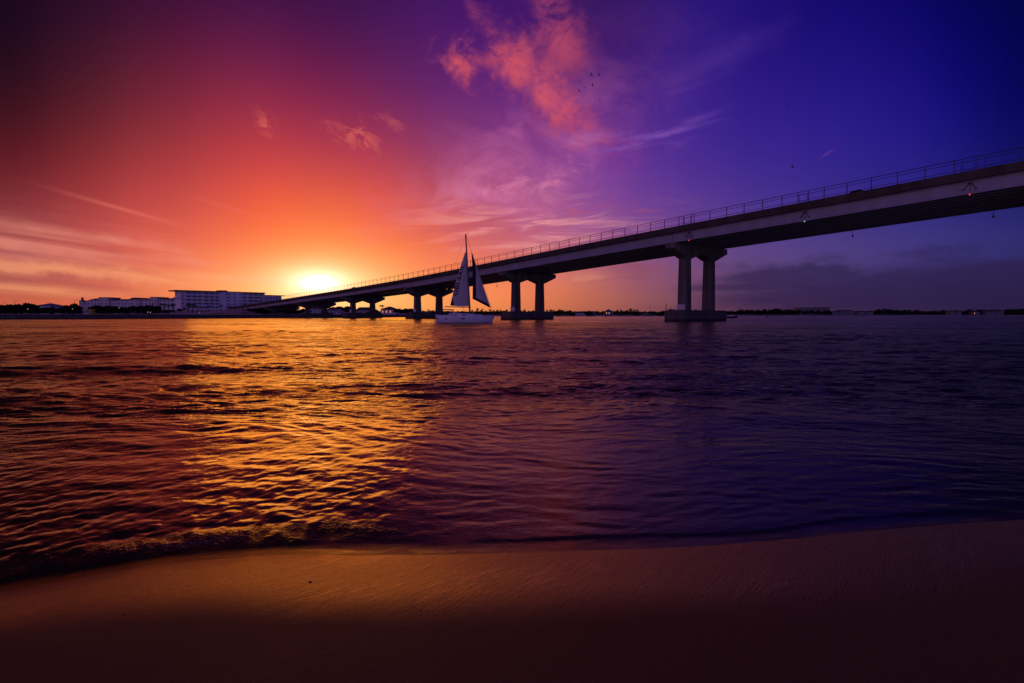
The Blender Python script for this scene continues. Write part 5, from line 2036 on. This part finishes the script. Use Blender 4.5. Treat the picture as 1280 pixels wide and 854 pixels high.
def make_buoy(px, Yd, label):
    root = empty('buoy', (xat(px, Yd), Yd, 0))
    tag(root, label, 'buoy')
    mb = MB()
    mb.sweep([[(r * math.cos(q), r * math.sin(q), z) for q in [math.pi / 5 * k for k in range(10)]] for z, r in ((-0.4, 0.5), (0.0, 0.62), (0.35, 0.6), (0.45, 0.35), (1.3, 0.22), (1.75, 0.12))])
    mb.build('float', [M['buoy']], root)
    mb = MB()
    mb.tube([(0, 0, 1.75), (0, 0, 2.2)], 0.05)
    mb.box(-0.14, 0.14, -0.14, 0.14, 2.2, 2.45)
    mb.build('top_mark', [M['rail']], root)


make_buoy(959.2, 320, 'small dark buoy on the open water right of the tall pier')
make_buoy(757.0, 420, 'small dark buoy far off below the lit orange house')


def make_bird(px, py, Yd, span, bank, label):
    mb = MB()
    # body
    secs = []
    for x, r in ((-0.32, 0.02), (-0.2, 0.07), (0.0, 0.10), (0.18, 0.07), (0.26, 0.055), (0.34, 0.045), (0.42, 0.01)):
        secs.append([(x, r * math.cos(q), r * 0.85 * math.sin(q)) for q in [math.pi / 4 * k for k in range(8)]])
    mb.sweep(secs)
    for s in (-1, 1):
        w = [(0.16, s * 0.05, 0.05), (0.20, s * 0.5, 0.22), (0.02, s * 1.0, 0.16), (-0.05, s * 0.98, 0.15), (-0.02, s * 0.5, 0.19), (-0.12, s * 0.05, 0.04)]
        v = w + [(a_, b_, c_ - 0.025) for a_, b_, c_ in w]
        f = [(0, 1, 4, 5), (1, 2, 3, 4), (11, 10, 7, 6), (10, 9, 8, 7)] + [(i, (i + 1) % 6, (i + 1) % 6 + 6, i + 6) for i in range(6)]
        mb.mesh(v, f)
    mb.mesh([(-0.28, -0.03, 0.02), (-0.28, 0.03, 0.02), (-0.55, 0.13, 0.0), (-0.55, -0.13, 0.0), (-0.28, -0.03, -0.01), (-0.28, 0.03, -0.01), (-0.55, 0.13, -0.02), (-0.55, -0.13, -0.02)],
            [(0, 3, 2, 1), (4, 5, 6, 7), (0, 1, 5, 4), (1, 2, 6, 5), (2, 3, 7, 6), (3, 0, 4, 7)])
    o = mb.build('bird', [M['bird']])
    o.location = spot(px, py, Yd)
    o.rotation_euler = (R(bank), R(-8), R(150 + random.uniform(-30, 30)))
    o.scale = (span * 1.35, span * 1.35, span * 1.35)
    tag(o, label, 'bird', 'birds flying over the bridge')


make_bird(739.2, 93.4, 150, 0.62, 35, 'dark flying bird, upper left of the flock by the salmon cloud')
make_bird(748.3, 93.2, 150, 0.58, 30, 'dark flying bird, upper right of the flock by the salmon cloud')
make_bird(740.6, 106.6, 152, 0.55, 28, 'dark flying bird in the middle of the flock by the salmon cloud')
make_bird(731.0, 110.0, 148, 0.5, -10, 'dark flying bird, second from the left in the lower row of the flock')
make_bird(724.0, 114.2, 150, 0.55, 15, 'dark flying bird at the lower left tip of the flock, nearest the salmon cloud')
make_bird(749.6, 126.6, 150, 0.42, 0, 'dark flying bird trailing alone below the flock')
make_bird(983.2, 131.5, 170, 0.45, 20, 'single tiny bird high in the deep blue sky at the right')
make_bird(990.5, 209.0, 150, 0.9, -25, 'single bird gliding just above the bridge railing at the right')


# ------------------------------------------------------------------ bits washed up on the wet sand
def make_pebble(px, py, size, label, mat='rubber', flat=0.5):
    a, e = bearing(px, py)
    d = EYE / math.tan(R(-e)) if e < 0 else 3.0
    x, y = d * math.sin(R(a)), d * math.cos(R(a))
    z = float(sand_z(np.array(x), np.array(y)))
    k = (EYE - z) / EYE                      # the sand lies a little above the water plane
    x, y = x * k, y * k
    z = float(sand_z(np.array(x), np.array(y)))
    rng = np.random.RandomState(int(px))
    mb = MB()
    rings = []
    for i in range(1, 6):
        f = math.pi * i / 6
        rings.append([(size * math.sin(f) * math.cos(q) * (1 + 0.18 * math.sin(2 * q + px)), size * 0.7 * math.sin(f) * math.sin(q), -size * flat * math.cos(f) * (1 + 0.1 * math.cos(q))) for q in [math.pi / 5 * j for j in range(10)]])
    mb.sweep(rings)
    o = mb.build('pebble', [M[mat]], None, smooth=True, loc=(x, y, z + size * flat * 0.45), rz=float(rng.uniform(0, 3)))
    tag(o, label, 'pebble')


make_pebble(388, 731, 0.010, 'small flat pebble on the gold lit wet sand left of the middle', 'bark', 0.3)
make_pebble(526, 768, 0.005, 'tiny dark pebble below the bright patch of wet sand', 'bark')
make_pebble(156, 774, 0.005, 'tiny dark pebble on the wet sand at lower left', 'bark')
make_pebble(1168, 742, 0.006, 'small dark pebble alone on the dull sand at lower right', 'bark')
